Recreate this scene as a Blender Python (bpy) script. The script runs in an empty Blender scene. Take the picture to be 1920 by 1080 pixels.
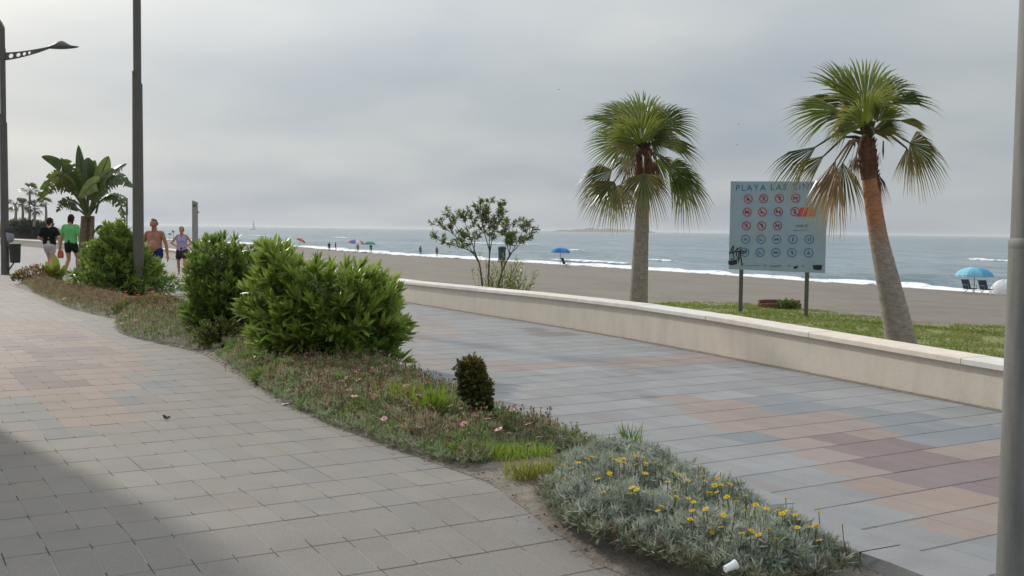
import bpy, bmesh, math, random
from mathutils import Vector, Matrix, noise
random.seed(7)
R = random.random
def U(a, b): return a + (b - a) * random.random()
scene = bpy.context.scene
COL = scene.collection

# ------------------------------------------------------------------ camera
F, HC = 2000.0, 1.65
PITCH, ROLL = math.atan(109 / 2000.0), 0.0129
cam_d = bpy.data.cameras.new('camera'); cam = bpy.data.objects.new('camera', cam_d); COL.objects.link(cam)
cam_d.sensor_width = 36; cam_d.lens = 36 * F / 1920; cam_d.clip_end = 30000; cam_d.clip_start = 0.05
cam.matrix_world = Matrix.Translation((0, 0, HC)) @ Matrix.Rotation(math.pi / 2 - PITCH, 4, 'X') @ Matrix.Rotation(ROLL, 4, 'Z')
scene.camera = cam
CR = cam.matrix_world.to_3x3()
def ray(x, y): return CR @ Vector(((x - 960) / F, (540 - y) / F, -1))
def g(x, y, z=0.0):
    d = ray(x, y); t = (z - HC) / d.z
    return Vector((d.x * t, d.y * t, z))
def at(x, y, Y):
    d = ray(x, y); t = Y / d.y
    return Vector((0, 0, HC)) + d * t

# ------------------------------------------------------------------ materials
def nt(name):
    m = bpy.data.materials.new(name); m.use_nodes = True
    t = m.node_tree; t.nodes.clear()
    return m, t
def N(t, typ, **kw):
    n = t.nodes.new(typ)
    for k, v in kw.items(): setattr(n, k, v)
    return n
def mat(name, col=None, rough=0.7, var=0.12, scale=6.0, bump=0.0, bscale=80.0, metal=0.0, attr=False, transl=0.0,
        spec=0.4, col2=None, thr=(0.4, 0.65), stretch=(1, 1, 1), fine=0.0, fscale=150.0, spots=False):
    m, t = nt(name); L = t.links
    out = N(t, 'ShaderNodeOutputMaterial'); b = N(t, 'ShaderNodeBsdfPrincipled')
    b.inputs['Roughness'].default_value = rough; b.inputs['Metallic'].default_value = metal
    b.inputs['Specular IOR Level'].default_value = spec
    tc = N(t, 'ShaderNodeTexCoord'); mp = N(t, 'ShaderNodeMapping'); mp.inputs['Scale'].default_value = stretch
    L.new(tc.outputs['Object'], mp.inputs['Vector'])
    nz = N(t, 'ShaderNodeTexNoise'); nz.inputs['Scale'].default_value = scale; nz.inputs['Detail'].default_value = 5
    L.new(mp.outputs[0], nz.inputs['Vector'])
    if attr:
        a = N(t, 'ShaderNodeAttribute', attribute_name='Col'); c = a.outputs['Color']
    else:
        rgb = N(t, 'ShaderNodeRGB'); rgb.outputs[0].default_value = (*col, 1); c = rgb.outputs[0]
    if col2:
        rp = N(t, 'ShaderNodeMapRange'); rp.inputs['From Min'].default_value = thr[0]; rp.inputs['From Max'].default_value = thr[1]
        L.new(nz.outputs['Fac'], rp.inputs['Value'])
        mx = N(t, 'ShaderNodeMix', data_type='RGBA'); L.new(rp.outputs[0], mx.inputs['Factor'])
        L.new(c, mx.inputs['A']); mx.inputs['B'].default_value = (*col2, 1); c = mx.outputs['Result']
    def vary(c, src, amt):
        mr = N(t, 'ShaderNodeMapRange'); mr.inputs['From Min'].default_value = 0.25; mr.inputs['From Max'].default_value = 0.75
        mr.inputs['To Min'].default_value = 1 - amt; mr.inputs['To Max'].default_value = 1 + amt
        L.new(src, mr.inputs['Value'])
        v = N(t, 'ShaderNodeVectorMath', operation='SCALE'); L.new(c, v.inputs[0]); L.new(mr.outputs[0], v.inputs['Scale'])
        return v.outputs[0]
    if var: c = vary(c, nz.outputs['Fac'], var)
    if fine:
        n3 = N(t, 'ShaderNodeTexNoise'); n3.inputs['Scale'].default_value = fscale; n3.inputs['Detail'].default_value = 3
        L.new(tc.outputs['Object'], n3.inputs['Vector']); c = vary(c, n3.outputs['Fac'], fine)
    if spots:
        for sc, lim, dk in ((1.9, .055, .62), (.55, .11, .74)):
            vo = N(t, 'ShaderNodeTexVoronoi'); vo.inputs['Scale'].default_value = sc; L.new(tc.outputs['Object'], vo.inputs['Vector'])
            sp = N(t, 'ShaderNodeSeparateColor'); L.new(vo.outputs['Color'], sp.inputs[0])
            gt = N(t, 'ShaderNodeMath', operation='MULTIPLY'); gt.inputs[1].default_value = lim; L.new(sp.outputs[0], gt.inputs[0])
            jn = N(t, 'ShaderNodeMath', operation='MULTIPLY_ADD'); L.new(nz.outputs['Fac'], jn.inputs[0]); jn.inputs[1].default_value = lim * .8; L.new(vo.outputs['Distance'], jn.inputs[2])
            df = N(t, 'ShaderNodeMath', operation='SUBTRACT'); L.new(jn.outputs[0], df.inputs[0]); L.new(gt.outputs[0], df.inputs[1])
            mr = N(t, 'ShaderNodeMapRange'); mr.inputs['From Min'].default_value = 0; mr.inputs['From Max'].default_value = lim * .5; mr.inputs['To Min'].default_value = dk; mr.inputs['To Max'].default_value = 1
            L.new(df.outputs[0], mr.inputs['Value'])
            v = N(t, 'ShaderNodeVectorMath', operation='SCALE'); L.new(c, v.inputs[0]); L.new(mr.outputs[0], v.inputs['Scale']); c = v.outputs[0]
    L.new(c, b.inputs['Base Color'])
    if bump:
        n2 = N(t, 'ShaderNodeTexNoise'); n2.inputs['Scale'].default_value = bscale; n2.inputs['Detail'].default_value = 4
        L.new(mp.outputs[0], n2.inputs['Vector'])
        bp = N(t, 'ShaderNodeBump'); bp.inputs['Strength'].default_value = bump; bp.inputs['Distance'].default_value = 0.01
        L.new(n2.outputs['Fac'], bp.inputs['Height']); L.new(bp.outputs[0], b.inputs['Normal'])
    s = b.outputs[0]
    if transl:
        tr = N(t, 'ShaderNodeBsdfTranslucent'); L.new(c, tr.inputs['Color'])
        ms = N(t, 'ShaderNodeMixShader'); ms.inputs[0].default_value = transl
        L.new(s, ms.inputs[1]); L.new(tr.outputs[0], ms.inputs[2]); s = ms.outputs[0]
    L.new(s, out.inputs['Surface'])
    return m
M = {}
M['tile'] = mat('paving_tile', attr=True, rough=0.75, var=0.14, scale=1.3, fine=0.2, fscale=130, bump=0.3, bscale=140, spec=0.3, col2=(.12, .112, .10), thr=(.5, 1.05), spots=True)
M['joint'] = mat('paving_joint', (0.05, 0.045, 0.04), rough=0.95, var=0.3, scale=9)
M['soil'] = mat('bed_soil', (0.20, 0.172, 0.145), rough=0.95, var=0.35, scale=14, bump=0.9, bscale=45, fine=0.3, fscale=90)
M['kerb'] = mat('kerb_concrete', (0.245, 0.25, 0.257), rough=0.8, var=0.12, scale=5, bump=0.2, fine=0.1)
M['render'] = mat('wall_render', (0.60, 0.54, 0.465), rough=0.85, var=0.08, scale=2.6, bump=0.15, bscale=30, fine=0.08, fscale=45, stretch=(1, 1, .35),
                  col2=(0.45, 0.40, 0.345), thr=(0.5, 0.78))
M['coping'] = mat('coping_stone', (0.66, 0.62, 0.56), rough=0.8, var=0.1, scale=7, bump=0.1, fine=0.06)
M['sand'] = mat('beach_sand', (0.192, 0.168, 0.140), rough=0.95, var=0.14, scale=0.3, bump=1.0, bscale=4, fine=0.14, fscale=2.2)
M['wetsand'] = mat('wet_sand', (0.105, 0.095, 0.085), rough=0.6, var=0.1, scale=1.0)
M['earth'] = mat('lawn_earth', (0.20, 0.21, 0.075), rough=0.95, var=0.3, scale=1.3, col2=(0.15, 0.12, 0.08), thr=(0.5, 0.72), fine=0.3, fscale=30)
M['leaf'] = mat('leaf', attr=True, rough=0.32, var=0.1, transl=0.40, spec=0.65)
M['matleaf'] = mat('matt_leaf', attr=True, rough=0.65, var=0.1, transl=0.35, spec=0.3)
M['paint'] = mat('pole_paint', (0.095, 0.090, 0.078), rough=0.5, var=0.12, scale=3, spec=0.4)
M['galv'] = mat('galvanised_steel', (0.175, 0.175, 0.168), rough=0.65, var=0.22, scale=5, metal=0.0, stretch=(5, 5, 0.6), fine=0.08, fscale=40)
M['trunk'] = mat('palm_trunk', (0.25, 0.205, 0.165), rough=0.9, var=0.25, scale=9, bump=0.6, bscale=14, stretch=(1, 1, 6))
M['sheath'] = mat('palm_leaf_bases', (0.13, 0.06, 0.036), rough=0.9, var=0.4, scale=12, bump=0.8, bscale=25, stretch=(2, 2, 1))
M['wood'] = mat('wood_stem', (0.13, 0.095, 0.065), rough=0.9, var=0.25, scale=14, bump=0.5, bscale=40)
M['col'] = mat('painted', attr=True, rough=0.7, var=0.06)
M['cloth'] = mat('cloth', attr=True, rough=0.9, var=0.08, transl=0.1, spec=0.1)
M['skin'] = mat('skin', attr=True, rough=0.55, var=0.05, spec=0.3)
M['bin'] = mat('bin_plastic', (0.022, 0.03, 0.024), rough=0.55, var=0.1)
M['rock'] = mat('headland_earth', (0.13, 0.105, 0.08), rough=0.95, var=0.3, scale=0.3, bump=0.8, bscale=2)
M['panel'] = mat('sign_panel', (0.30, 0.39, 0.46), rough=0.4, var=0.14, scale=1.4, col2=(0.19, 0.29, 0.41), thr=(0.5, 0.7))
M['plaster'] = mat('facade_plaster', (0.55, 0.50, 0.42), rough=0.9, var=0.08)
M['glass'] = mat('window_glass', (0.03, 0.04, 0.05), rough=0.1, var=0.0, spec=0.6)
M['asphalt'] = mat('asphalt', (0.05, 0.05, 0.052), rough=0.9, var=0.2, bump=0.4)
M['bark_brick'] = mat('old_brick', attr=True, rough=0.95, var=0.3, scale=12, bump=0.6, bscale=30)

def sea_material():
    m, t = nt('sea_water'); L = t.links
    out = N(t, 'ShaderNodeOutputMaterial'); b = N(t, 'ShaderNodeBsdfPrincipled')
    b.inputs['Roughness'].default_value = 0.22; b.inputs['IOR'].default_value = 1.33
    tc = N(t, 'ShaderNodeTexCoord'); mp = N(t, 'ShaderNodeMapping')
    mp.inputs['Rotation'].default_value = (0, 0, math.radians(-30)); mp.inputs['Scale'].default_value = (1.0, 0.28, 1)
    L.new(tc.outputs['Object'], mp.inputs['Vector'])
    n1 = N(t, 'ShaderNodeTexNoise'); n1.inputs['Scale'].default_value = 0.06; n1.inputs['Detail'].default_value = 5
    n2 = N(t, 'ShaderNodeTexNoise'); n2.inputs['Scale'].default_value = 0.35; n2.inputs['Detail'].default_value = 6
    for n in (n1, n2): L.new(mp.outputs[0], n.inputs['Vector'])
    av = N(t, 'ShaderNodeMath', operation='ADD'); L.new(n1.outputs['Fac'], av.inputs[0]); L.new(n2.outputs['Fac'], av.inputs[1])
    rg = N(t, 'ShaderNodeMapRange'); rg.inputs['From Min'].default_value = .78; rg.inputs['From Max'].default_value = 1.24; L.new(av.outputs[0], rg.inputs['Value'])
    mx = N(t, 'ShaderNodeMix', data_type='RGBA'); L.new(rg.outputs[0], mx.inputs['Factor'])
    mx.inputs['A'].default_value = (0.055, 0.115, 0.145, 1); mx.inputs['B'].default_value = (0.20, 0.275, 0.305, 1)
    L.new(mx.outputs['Result'], b.inputs['Base Color'])
    add = N(t, 'ShaderNodeMath', operation='ADD'); L.new(n1.outputs['Fac'], add.inputs[0]); L.new(n2.outputs['Fac'], add.inputs[1])
    bp = N(t, 'ShaderNodeBump'); bp.inputs['Strength'].default_value = 0.9; bp.inputs['Distance'].default_value = 1.3
    L.new(add.outputs[0], bp.inputs['Height']); L.new(bp.outputs[0], b.inputs['Normal'])
    L.new(b.outputs[0], out.inputs['Surface'])
    return m
M['sea'] = sea_material()
def foam_material():
    m, t = nt('sea_foam'); L = t.links
    out = N(t, 'ShaderNodeOutputMaterial'); b = N(t, 'ShaderNodeBsdfPrincipled')
    b.inputs['Base Color'].default_value = (0.82, 0.84, 0.85, 1); b.inputs['Roughness'].default_value = 0.9
    tc = N(t, 'ShaderNodeTexCoord'); n1 = N(t, 'ShaderNodeTexNoise'); n1.inputs['Scale'].default_value = 0.9; n1.inputs['Detail'].default_value = 6
    L.new(tc.outputs['Object'], n1.inputs['Vector'])
    a = N(t, 'ShaderNodeAttribute', attribute_name='Col')
    sb = N(t, 'ShaderNodeMath', operation='ADD'); L.new(n1.outputs['Fac'], sb.inputs[0]); L.new(a.outputs['Fac'], sb.inputs[1])
    mr = N(t, 'ShaderNodeMapRange'); mr.inputs['From Min'].default_value = 0.92; mr.inputs['From Max'].default_value = 1.1
    L.new(sb.outputs[0], mr.inputs['Value'])
    tr = N(t, 'ShaderNodeBsdfTransparent'); ms = N(t, 'ShaderNodeMixShader')
    L.new(mr.outputs[0], ms.inputs[0]); L.new(tr.outputs[0], ms.inputs[1]); L.new(b.outputs[0], ms.inputs[2])
    L.new(ms.outputs[0], out.inputs['Surface'])
    return m
M['foam'] = foam_material()

# ------------------------------------------------------------------ mesh helpers
ORG = {}
class MB:
    def __init__(s): s.v = []; s.f = []; s.c = []
    def add(s, vs, fs, col=(1, 1, 1)):
        o = len(s.v); s.v += [tuple(v) for v in vs]
        for f in fs: s.f.append([i + o for i in f]); s.c.append(col)
    def build(s, name, m, parent=None, smooth=False, loc=None):
        org = ORG[parent] if parent else (Vector(loc) if loc is not None else Vector((0, 0, 0)))
        me = bpy.data.meshes.new(name)
        me.from_pydata([(v[0] - org.x, v[1] - org.y, v[2] - org.z) for v in s.v], [], s.f)
        at_ = me.color_attributes.new('Col', 'FLOAT_COLOR', 'CORNER')
        buf = []
        for f, c in zip(s.f, s.c):
            if isinstance(c, list): 
                for q in c: buf += [q[0], q[1], q[2], 1.0]
            else: buf += [c[0], c[1], c[2], 1.0] * len(f)
        at_.data.foreach_set('color', buf)
        if smooth: me.polygons.foreach_set('use_smooth', [True] * len(me.polygons))
        me.materials.append(m); me.update()
        o = bpy.data.objects.new(name, me); COL.objects.link(o)
        if parent: o.parent = parent
        else: o.location = org
        ORG[o] = org
        return o
def tag(o, label, cat, group=None, kind=None):
    if label: o['label'] = label
    if cat: o['category'] = cat
    if group: o['group'] = group
    if kind: o['kind'] = kind
    return o
def thing(name, label, cat, loc, group=None):
    o = bpy.data.objects.new(name, None); COL.objects.link(o); o.location = loc; o.empty_display_size = 0.2
    ORG[o] = Vector(loc); return tag(o, label, cat, group)
def copy_tree(o, parent=None):
    c = o.copy(); COL.objects.link(c); c.parent = parent; ORG[c] = ORG[o]
    for ch in o.children: copy_tree(ch, c)
    return c
def frame(d, hint=Vector((0, 0, 1))):
    d = d.normalized(); s = d.cross(hint)
    if s.length < 1e-4: s = d.cross(Vector((1, 0, 0)))
    s.normalize(); return d, s, s.cross(d)
def tube(mb, pts, radii, n=10, col=(1, 1, 1), cap=True):
    pts = [Vector(p) for p in pts]; rings = []
    hint = Vector((0.31, 0.87, 0.12)) if abs((pts[-1] - pts[0]).normalized().z) > 0.9 else Vector((0, 0, 1))
    for i, p in enumerate(pts):
        d = pts[min(i + 1, len(pts) - 1)] - pts[max(i - 1, 0)]
        _, s, u = frame(d, hint)
        r = radii[i] if isinstance(radii, (list, tuple)) else radii
        rings.append([p + (s * math.cos(2 * math.pi * k / n) + u * math.sin(2 * math.pi * k / n)) * r for k in range(n)])
    vs = [v for rg in rings for v in rg]; fs = []
    for i in range(len(pts) - 1):
        for k in range(n): fs.append([i * n + k, i * n + (k + 1) % n, (i + 1) * n + (k + 1) % n, (i + 1) * n + k])
    if cap: fs.append(list(range(n))[::-1]); fs.append([(len(pts) - 1) * n + k for k in range(n)])
    mb.add(vs, fs, col)
def box(mb, c, sx, sy, sz, col=(1, 1, 1), ax=(1, 0, 0), ay=(0, 1, 0), az=(0, 0, 1), bev=0.0):
    c = Vector(c); ax = Vector(ax); ay = Vector(ay); az = Vector(az)
    if bev <= 0:
        vs = [c + ax * (i * sx / 2) + ay * (j * sy / 2) + az * (k * sz / 2) for k in (-1, 1) for j in (-1, 1) for i in (-1, 1)]
        mb.add(vs, [[0, 2, 3, 1], [4, 5, 7, 6], [0, 1, 5, 4], [2, 6, 7, 3], [0, 4, 6, 2], [1, 3, 7, 5]], col); return
    vs = []; b = bev
    def ringz(z, ins): return [c + ax * (i * (sx / 2 - ins)) + ay * (j * (sy / 2 - ins)) + az * z for i, j in ((-1, -1), (1, -1), (1, 1), (-1, 1))]
    rs = [ringz(-sz / 2, b), ringz(-sz / 2 + b, 0), ringz(sz / 2 - b, 0), ringz(sz / 2, b)]
    for r in rs: vs += r
    fs = [[3, 2, 1, 0], [12, 13, 14, 15]]
    for i in range(3):
        for k in range(4): fs.append([i * 4 + k, i * 4 + (k + 1) % 4, i * 4 + 4 + (k + 1) % 4, i * 4 + 4 + k])
    mb.add(vs, fs, col)
def ball(mb, c, rx, ry=None, rz=None, n=10, col=(1, 1, 1), ax=None):
    ry = ry or rx; rz = rz or rx; c = Vector(c); m = max(4, n // 2); vs = []; fs = []
    A = ax or (Vector((1, 0, 0)), Vector((0, 1, 0)), Vector((0, 0, 1)))
    for i in range(m + 1):
        th = math.pi * i / m
        for k in range(n):
            ph = 2 * math.pi * k / n
            vs.append(c + A[0] * (rx * math.sin(th) * math.cos(ph)) + A[1] * (ry * math.sin(th) * math.sin(ph)) + A[2] * (rz * math.cos(th)))
    for i in range(m):
        for k in range(n): fs.append([i * n + k, (i + 1) * n + k, (i + 1) * n + (k + 1) % n, i * n + (k + 1) % n])
    mb.add(vs, fs, col)
def leaf(mb, p, d, up, L, W, col, bend=0.15, fold=0.25):
    d, s, u = frame(d, up)
    def P(t, w, sd): return p + d * (L * t) + s * (sd * W * w) + u * (fold * W * w - bend * L * t * t)
    vs = [P(0, 0.12, -1), P(0, 0.12, 1), P(.35, .5, -1), P(.35, 0, 0) , P(.35, .5, 1), P(.72, .38, -1), P(.72, 0, 0), P(.72, .38, 1), P(1, 0, 0)]
    mb.add(vs, [[0, 3, 2], [0, 1, 3], [1, 4, 3], [2, 3, 6, 5], [3, 4, 7, 6], [5, 6, 8], [6, 7, 8]], col)
def blade(mb, p, d, up, L, W, col, bend=0.2):
    d, s, u = frame(d, up)
    def P(t, w): return p + d * (L * t) + s * (W * w) - u * (bend * L * t * t)
    mb.add([P(0, -.3), P(0, .3), P(.55, .5), P(.55, -.5), P(1, 0)], [[0, 1, 2, 3], [3, 2, 4]], col)
def shade(c, a, b=None):
    k = U(1 - a, 1 + a); return (c[0] * k * U(.94, 1.06), c[1] * k, c[2] * k * U(.9, 1.1))
def mixc(a, b, t): return tuple(a[i] * (1 - t) + b[i] * t for i in range(3))
def rdir(zmin=-1):
    while True:
        v = Vector((U(-1, 1), U(-1, 1), U(zmin, 1)))
        if 0.05 < v.length < 1: return v.normalized()
def inpoly(x, y, P):
    c = False; j = len(P) - 1
    for i in range(len(P)):
        if (P[i][1] > y) != (P[j][1] > y) and x < (P[j][0] - P[i][0]) * (y - P[i][1]) / (P[j][1] - P[i][1]) + P[i][0]: c = not c
        j = i
    return c
def polydist(x, y, P):
    best = 1e9
    for i in range(len(P) - 1):
        ax, ay = P[i][0], P[i][1]; dx, dy = P[i + 1][0] - ax, P[i + 1][1] - ay
        t = max(0, min(1, ((x - ax) * dx + (y - ay) * dy) / (dx * dx + dy * dy)))
        d = math.hypot(ax + t * dx - x, ay + t * dy - y)
        if d < best: best = d
    return best
def resample(P, n):
    ds = [0]
    for i in range(len(P) - 1): ds.append(ds[-1] + (P[i + 1] - P[i]).length)
    out = []; j = 0
    for k in range(n):
        d = ds[-1] * k / (n - 1)
        while j < len(P) - 2 and ds[j + 1] < d: j += 1
        out.append(P[j].lerp(P[j + 1], (d - ds[j]) / max(1e-9, ds[j + 1] - ds[j])))
    return out
def smooth_line(P, it=2):
    for _ in range(it):
        q = [P[0]]
        for i in range(len(P) - 1): q += [P[i].lerp(P[i + 1], .25), P[i].lerp(P[i + 1], .75)]
        P = q + [P[-1]]
    return P

# ------------------------------------------------------------------ layout lines
UU = Vector((0.853, 0.522, 0)); VV = Vector((-0.522, 0.853, 0))
WALLPX = [((26, 460), .40), ((310, 483), .40), ((760, 567), .405), ((980, 601), .46), ((1218, 641), .485), ((1291, 656), .48), ((1500, 695), .43), ((1875, 770), .37)]
WALL = [(g(*p), h) for p, h in WALLPX]
WALL = [(Vector((-150, 205, 0)), .4), (Vector((-75, 127, 0)), .4)] + WALL + [(Vector((6.6, 5.4, 0)), .36), (Vector((9.2, -1, 0)), .36), (Vector((14, -12, 0)), .36)]
WL = [p for p, h in WALL]
SEA = -2.55
COAST = [Vector((-330, 330, SEA)), Vector((-190, 300, SEA)), g(120, 446, SEA), g(330, 450, SEA), g(470, 458.5, SEA), g(600, 467, SEA), g(720, 478, SEA), g(980, 493, SEA), g(1200, 507, SEA), g(1400, 520, SEA),
         g(1640, 538, SEA), g(1880, 554, SEA)]
COAST = COAST + [Vector((55, 40, SEA)), Vector((78, -5, SEA)), Vector((110, -60, SEA))]
CO = [Vector((p.x, p.y, 0)) for p in COAST]
def zb(x, y):
    d = polydist(x, y, WL); dc = polydist(x, y, CO); s = d / (d + dc + 1e-6)
    z = -0.22 - 2.15 * s ** 1.15 - 0.18 * max(0, (s - .93) / .07)
    z += 0.03 * noise.noise(Vector((x * .5, y * .5, 3))) * min(1, dc / 4)
    return z
BEDL = [g(*p) for p in [(30, 537), (60, 548), (125, 576), (195, 594), (236, 597), (214, 612), (230, 628), (300, 643), (370, 658), (420, 683), (480, 724), (560, 770), (700, 824), (800, 858), (900, 893), (1010, 952), (1100, 1004), (1290, 1071), (1420, 1110), (1560, 1190)]]
BEDR = [g(*p) for p in [(60, 515), (140, 522), (240, 535), (330, 556), (350, 585), (400, 602), (480, 622), (640, 662), (760, 708), (850, 752), (960, 798), (1100, 836), (1300, 902), (1480, 980), (1600, 1033), (1745, 1083), (1850, 1140), (1880, 1190)]]
BEDL = smooth_line(BEDL, 1); BEDR = smooth_line(BEDR, 1)
BEDPOLY = BEDL + BEDR[::-1]
BC = [a.lerp(b, .5) for a, b in zip(resample(BEDL, 60), resample(BEDR, 60))]
BC = [Vector((-40, 70, 0)), Vector((-26, 52, 0))] + BC + [Vector((1.9, 1, 0)), Vector((2.4, -3, 0))]
def left_of_bed(p):
    y = p.y
    for i in range(len(BC) - 1):
        a, b = BC[i], BC[i + 1]
        if (a.y - y) * (b.y - y) <= 0 and a.y != b.y: return p.x < a.x + (b.x - a.x) * (y - a.y) / (b.y - a.y)
    return p.x < (-40 if y > 60 else 2)
CREASE = g(1190 / 3, 860 + 403 / 3).dot(VV)
def zleft(v): return -(CREASE - v) * 0.085 if v < CREASE else 0.0

# ------------------------------------------------------------------ paving
def pxpoly(L, k=1.0, ox=0, oy=0): return [g(x / k + ox, y / k + oy) for x, y in L]
GREYL = (.247, .228, .208); GREYR = (.268, .272, .278); BLUE = (.185, .21, .232); SALM = (.30, .232, .20); BURG = (.205, .148, .150); CREAM = (.42, .37, .27)
RZ = lambda L: pxpoly(L, 2, 1200, 540)
LZ = lambda L: pxpoly(L, 2, 0, 540)
PATCH_R = [
    (RZ([(1170, 708), (1345, 688), (1345, 745), (1300, 750)]), CREAM, 1),
    (RZ([(590, 540), (740, 522), (860, 552), (1010, 590), (1160, 628), (1345, 618), (1500, 600), (1500, 780), (1345, 800), (1200, 770), (1080, 735), (920, 685), (860, 625), (700, 585)]), BURG, .93),
    (RZ([(110, 410), (300, 405), (420, 455), (760, 478), (900, 528), (1080, 575), (1240, 570), (1345, 560), (1600, 560), (1600, 960), (1345, 955), (1220, 905), (1000, 845), (880, 745), (640, 655), (540, 590), (340, 522), (230, 470)]), SALM, .9),
    (RZ([(850, 490), (1060, 465), (1345, 535), (1500, 560), (1345, 600), (1040, 565), (930, 545)]), BLUE, .8),
    (RZ([(330, 525), (560, 570), (720, 635), (900, 742), (1100, 800), (1000, 845), (820, 790), (640, 680), (400, 560)]), BLUE, .85),
    (RZ([(300, 405), (620, 400), (900, 480), (760, 478), (430, 452)]), BLUE, .6),
    (RZ([(1000, 845), (1220, 905), (1345, 960), (1500, 1000), (1345, 1010), (1150, 950)]), BLUE, .5),
    (pxpoly([(900, 672), (1000, 680), (1200, 670), (1400, 660), (1420, 672), (1200, 686), (960, 698), (880, 690)]), SALM, .75),
    (pxpoly([(750, 588), (830, 602), (880, 630), (800, 645), (750, 640)]), SALM, .55),
    (pxpoly([(700, 655), (880, 676), (880, 690), (740, 690)]), SALM, .5),
    (pxpoly([(960, 617), (1000, 616), (1090, 628), (1050, 634), (990, 630)]), (.17, .16, .15), .9),
]
PATCH_L = [
    (LZ([(20, 310), (150, 300), (330, 372), (60, 385)]), BURG, .75),
    (LZ([(120, 228), (420, 212), (420, 250), (170, 260), (300, 285), (390, 290), (360, 306), (140, 300)]), BURG, .55),
    (LZ([(90, 175), (290, 172), (320, 196), (160, 205)]), BURG, .45),
    (LZ([(0, 200), (100, 200), (130, 232), (0, 240)]), BURG, .35),
    (LZ([(-300, 140), (200, 120), (420, 190), (560, 300), (420, 330), (560, 380), (380, 390), (510, 500), (210, 524), (100, 400), (0, 405), (-300, 400)]), SALM, .8),
    (LZ([(380, 385), (560, 350), (620, 270), (480, 255), (700, 300), (640, 380), (480, 440), (420, 450)]), BLUE, .5),
    (LZ([(-200, 405), (100, 402), (160, 450), (200, 520), (420, 510), (300, 600), (100, 520), (-200, 460)]), BLUE, .35),
    (LZ([(0, 0), (100, 20), (300, 120), (200, 130), (0, 110)]), (.30, .27, .245), .6),
]
def rowlines():
    v = CREASE; down = []
    x = CREASE
    for k in range(16): x -= .43; down.append(x)
    up = [CREASE]
    for dv in (.365, .395, .43, .46): up.append(up[-1] + dv)
    while up[-1] < 120: up.append(up[-1] + .46)
    return down[::-1] + up
ROWS = rowlines()
u0 = g(1190 / 3, 860 + 403 / 3).dot(UU)
AU = 0.205
def build_paving():
    mb = MB(); sj = MB(); T = -0.010
    wallpoly = WL
    for j in range(len(ROWS) - 1):
        v0, v1 = ROWS[j], ROWS[j + 1]; vc = (v0 + v1) / 2
        big = vc > 45
        au = AU * (2 if big else 1)
        # u range from view frustum
        ulo, uhi = -60, 22
        i0 = int((ulo - u0) / au); i1 = int((uhi - u0) / au)
        for i in range(i0, i1):
            ua = u0 + i * au; ub = ua + au; uc = (ua + ub) / 2
            c = UU * uc + VV * vc
            if c.y < -4 or c.x < -.56 * max(c.y, 0) - 3.2 or c.x > .56 * max(c.y, 0) + 3.0: continue
            # right limit: wall
            ok = True
            for k in range(len(WL) - 1):
                a, b = WL[k], WL[k + 1]
                if (a.y - c.y) * (b.y - c.y) <= 0:
                    if c.x > a.x + (b.x - a.x) * (c.y - a.y) / (b.y - a.y) + .25: ok = False
            if not ok: continue
            L = left_of_bed(c)
            corners = [UU * p + VV * q for p, q in ((ua, v0), (ub, v0), (ub, v1), (ua, v1))]
            if L:
                if inpoly(c.x, c.y, BEDPOLY) and all(inpoly(q.x, q.y, BEDPOLY) for q in corners): continue
            else:
                if any(inpoly(q.x, q.y, BEDPOLY) for q in corners) and c.y < 9: continue
                if inpoly(c.x, c.y, BEDPOLY): continue
            col = GREYL if L else GREYR
            amt = .05 if L else .045
            if not L: rk = random.Random((i + (j * 7) % 3) // 3 * 977 + j * 131); kf = rk.uniform(.92, 1.08); col = tuple(q * kf for q in col)
            hit = False
            cq = c if L else UU * (u0 + ((i + (j % 2)) // 2 * 2 - (j % 2) + 1) * au) + VV * vc
            for P, pc, w in (PATCH_L if L else PATCH_R):
                if inpoly(cq.x, cq.y, P):
                    col = mixc(col, pc, w * U(.75, 1.0)); hit = True; break
            if not hit:
                q = R()
                if q < .10: col = mixc(col, BLUE, .15)
                elif q < .15: col = mixc(col, (.24, .20, .175), .35)
                if vc > 24 and noise.noise(Vector((uc * .25, vc * .2, 5))) > .15: col = mixc(col, SALM, .5)
            kk = U(1 - amt, 1 + amt); kh = U(-.012, .012); col = (col[0] * kk * (1 + kh), col[1] * kk, col[2] * kk * (1 - kh))
            gr, gc = (.0055, .003) if L else (.0085, .0006)
            if R() < .25: gr *= 1.5
            if not L and R() < .10: gc = .002
            zt = [U(-.0012, .0012) for _ in range(4)] if L else [U(-.0004, .0004) for _ in range(4)]
            def P3(u, v, z): 
                q = UU * u + VV * v; q.z = z + (zleft(v) if L else 0); return q
            top = [P3(ua + gc, v0 + gr, zt[0]), P3(ub - gc, v0 + gr, zt[1]), P3(ub - gc, v1 - gr, zt[2]), P3(ua + gc, v1 - gr, zt[3])]
            if vc < 30:
                bot = [P3(ua + .0008, v0 + .0012, T), P3(ub - .0008, v0 + .0012, T), P3(ub - .0008, v1 - .0012, T), P3(ua + .0008, v1 - .0012, T)]
                mb.add(top + bot, [[0, 1, 2, 3], [4, 5, 1, 0], [5, 6, 2, 1], [6, 7, 3, 2], [7, 4, 0, 3]], col)
            else:
                mb.add(top, [[0, 1, 2, 3]], col)
            if L and vc < 30 and R() < .985:
                w = U(.0026, .0042)
                a0, a1 = v0 + U(.0, .12), v1 - U(.0, .1)
                sj.add([P3(ua - w, a0, -.0016), P3(ua + w, a0, -.0016), P3(ua + w, a1, -.0016), P3(ua - w, a1, -.0016)], [[0, 1, 2, 3]], shade((.34, .315, .28), .15))
    o = mb.build('promenade_paving', M['tile']); tag(o, None, None, kind='structure')
    s = sj.build('joint_sand', M['tile']); tag(s, None, None, kind='structure')
    jb = MB()
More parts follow.
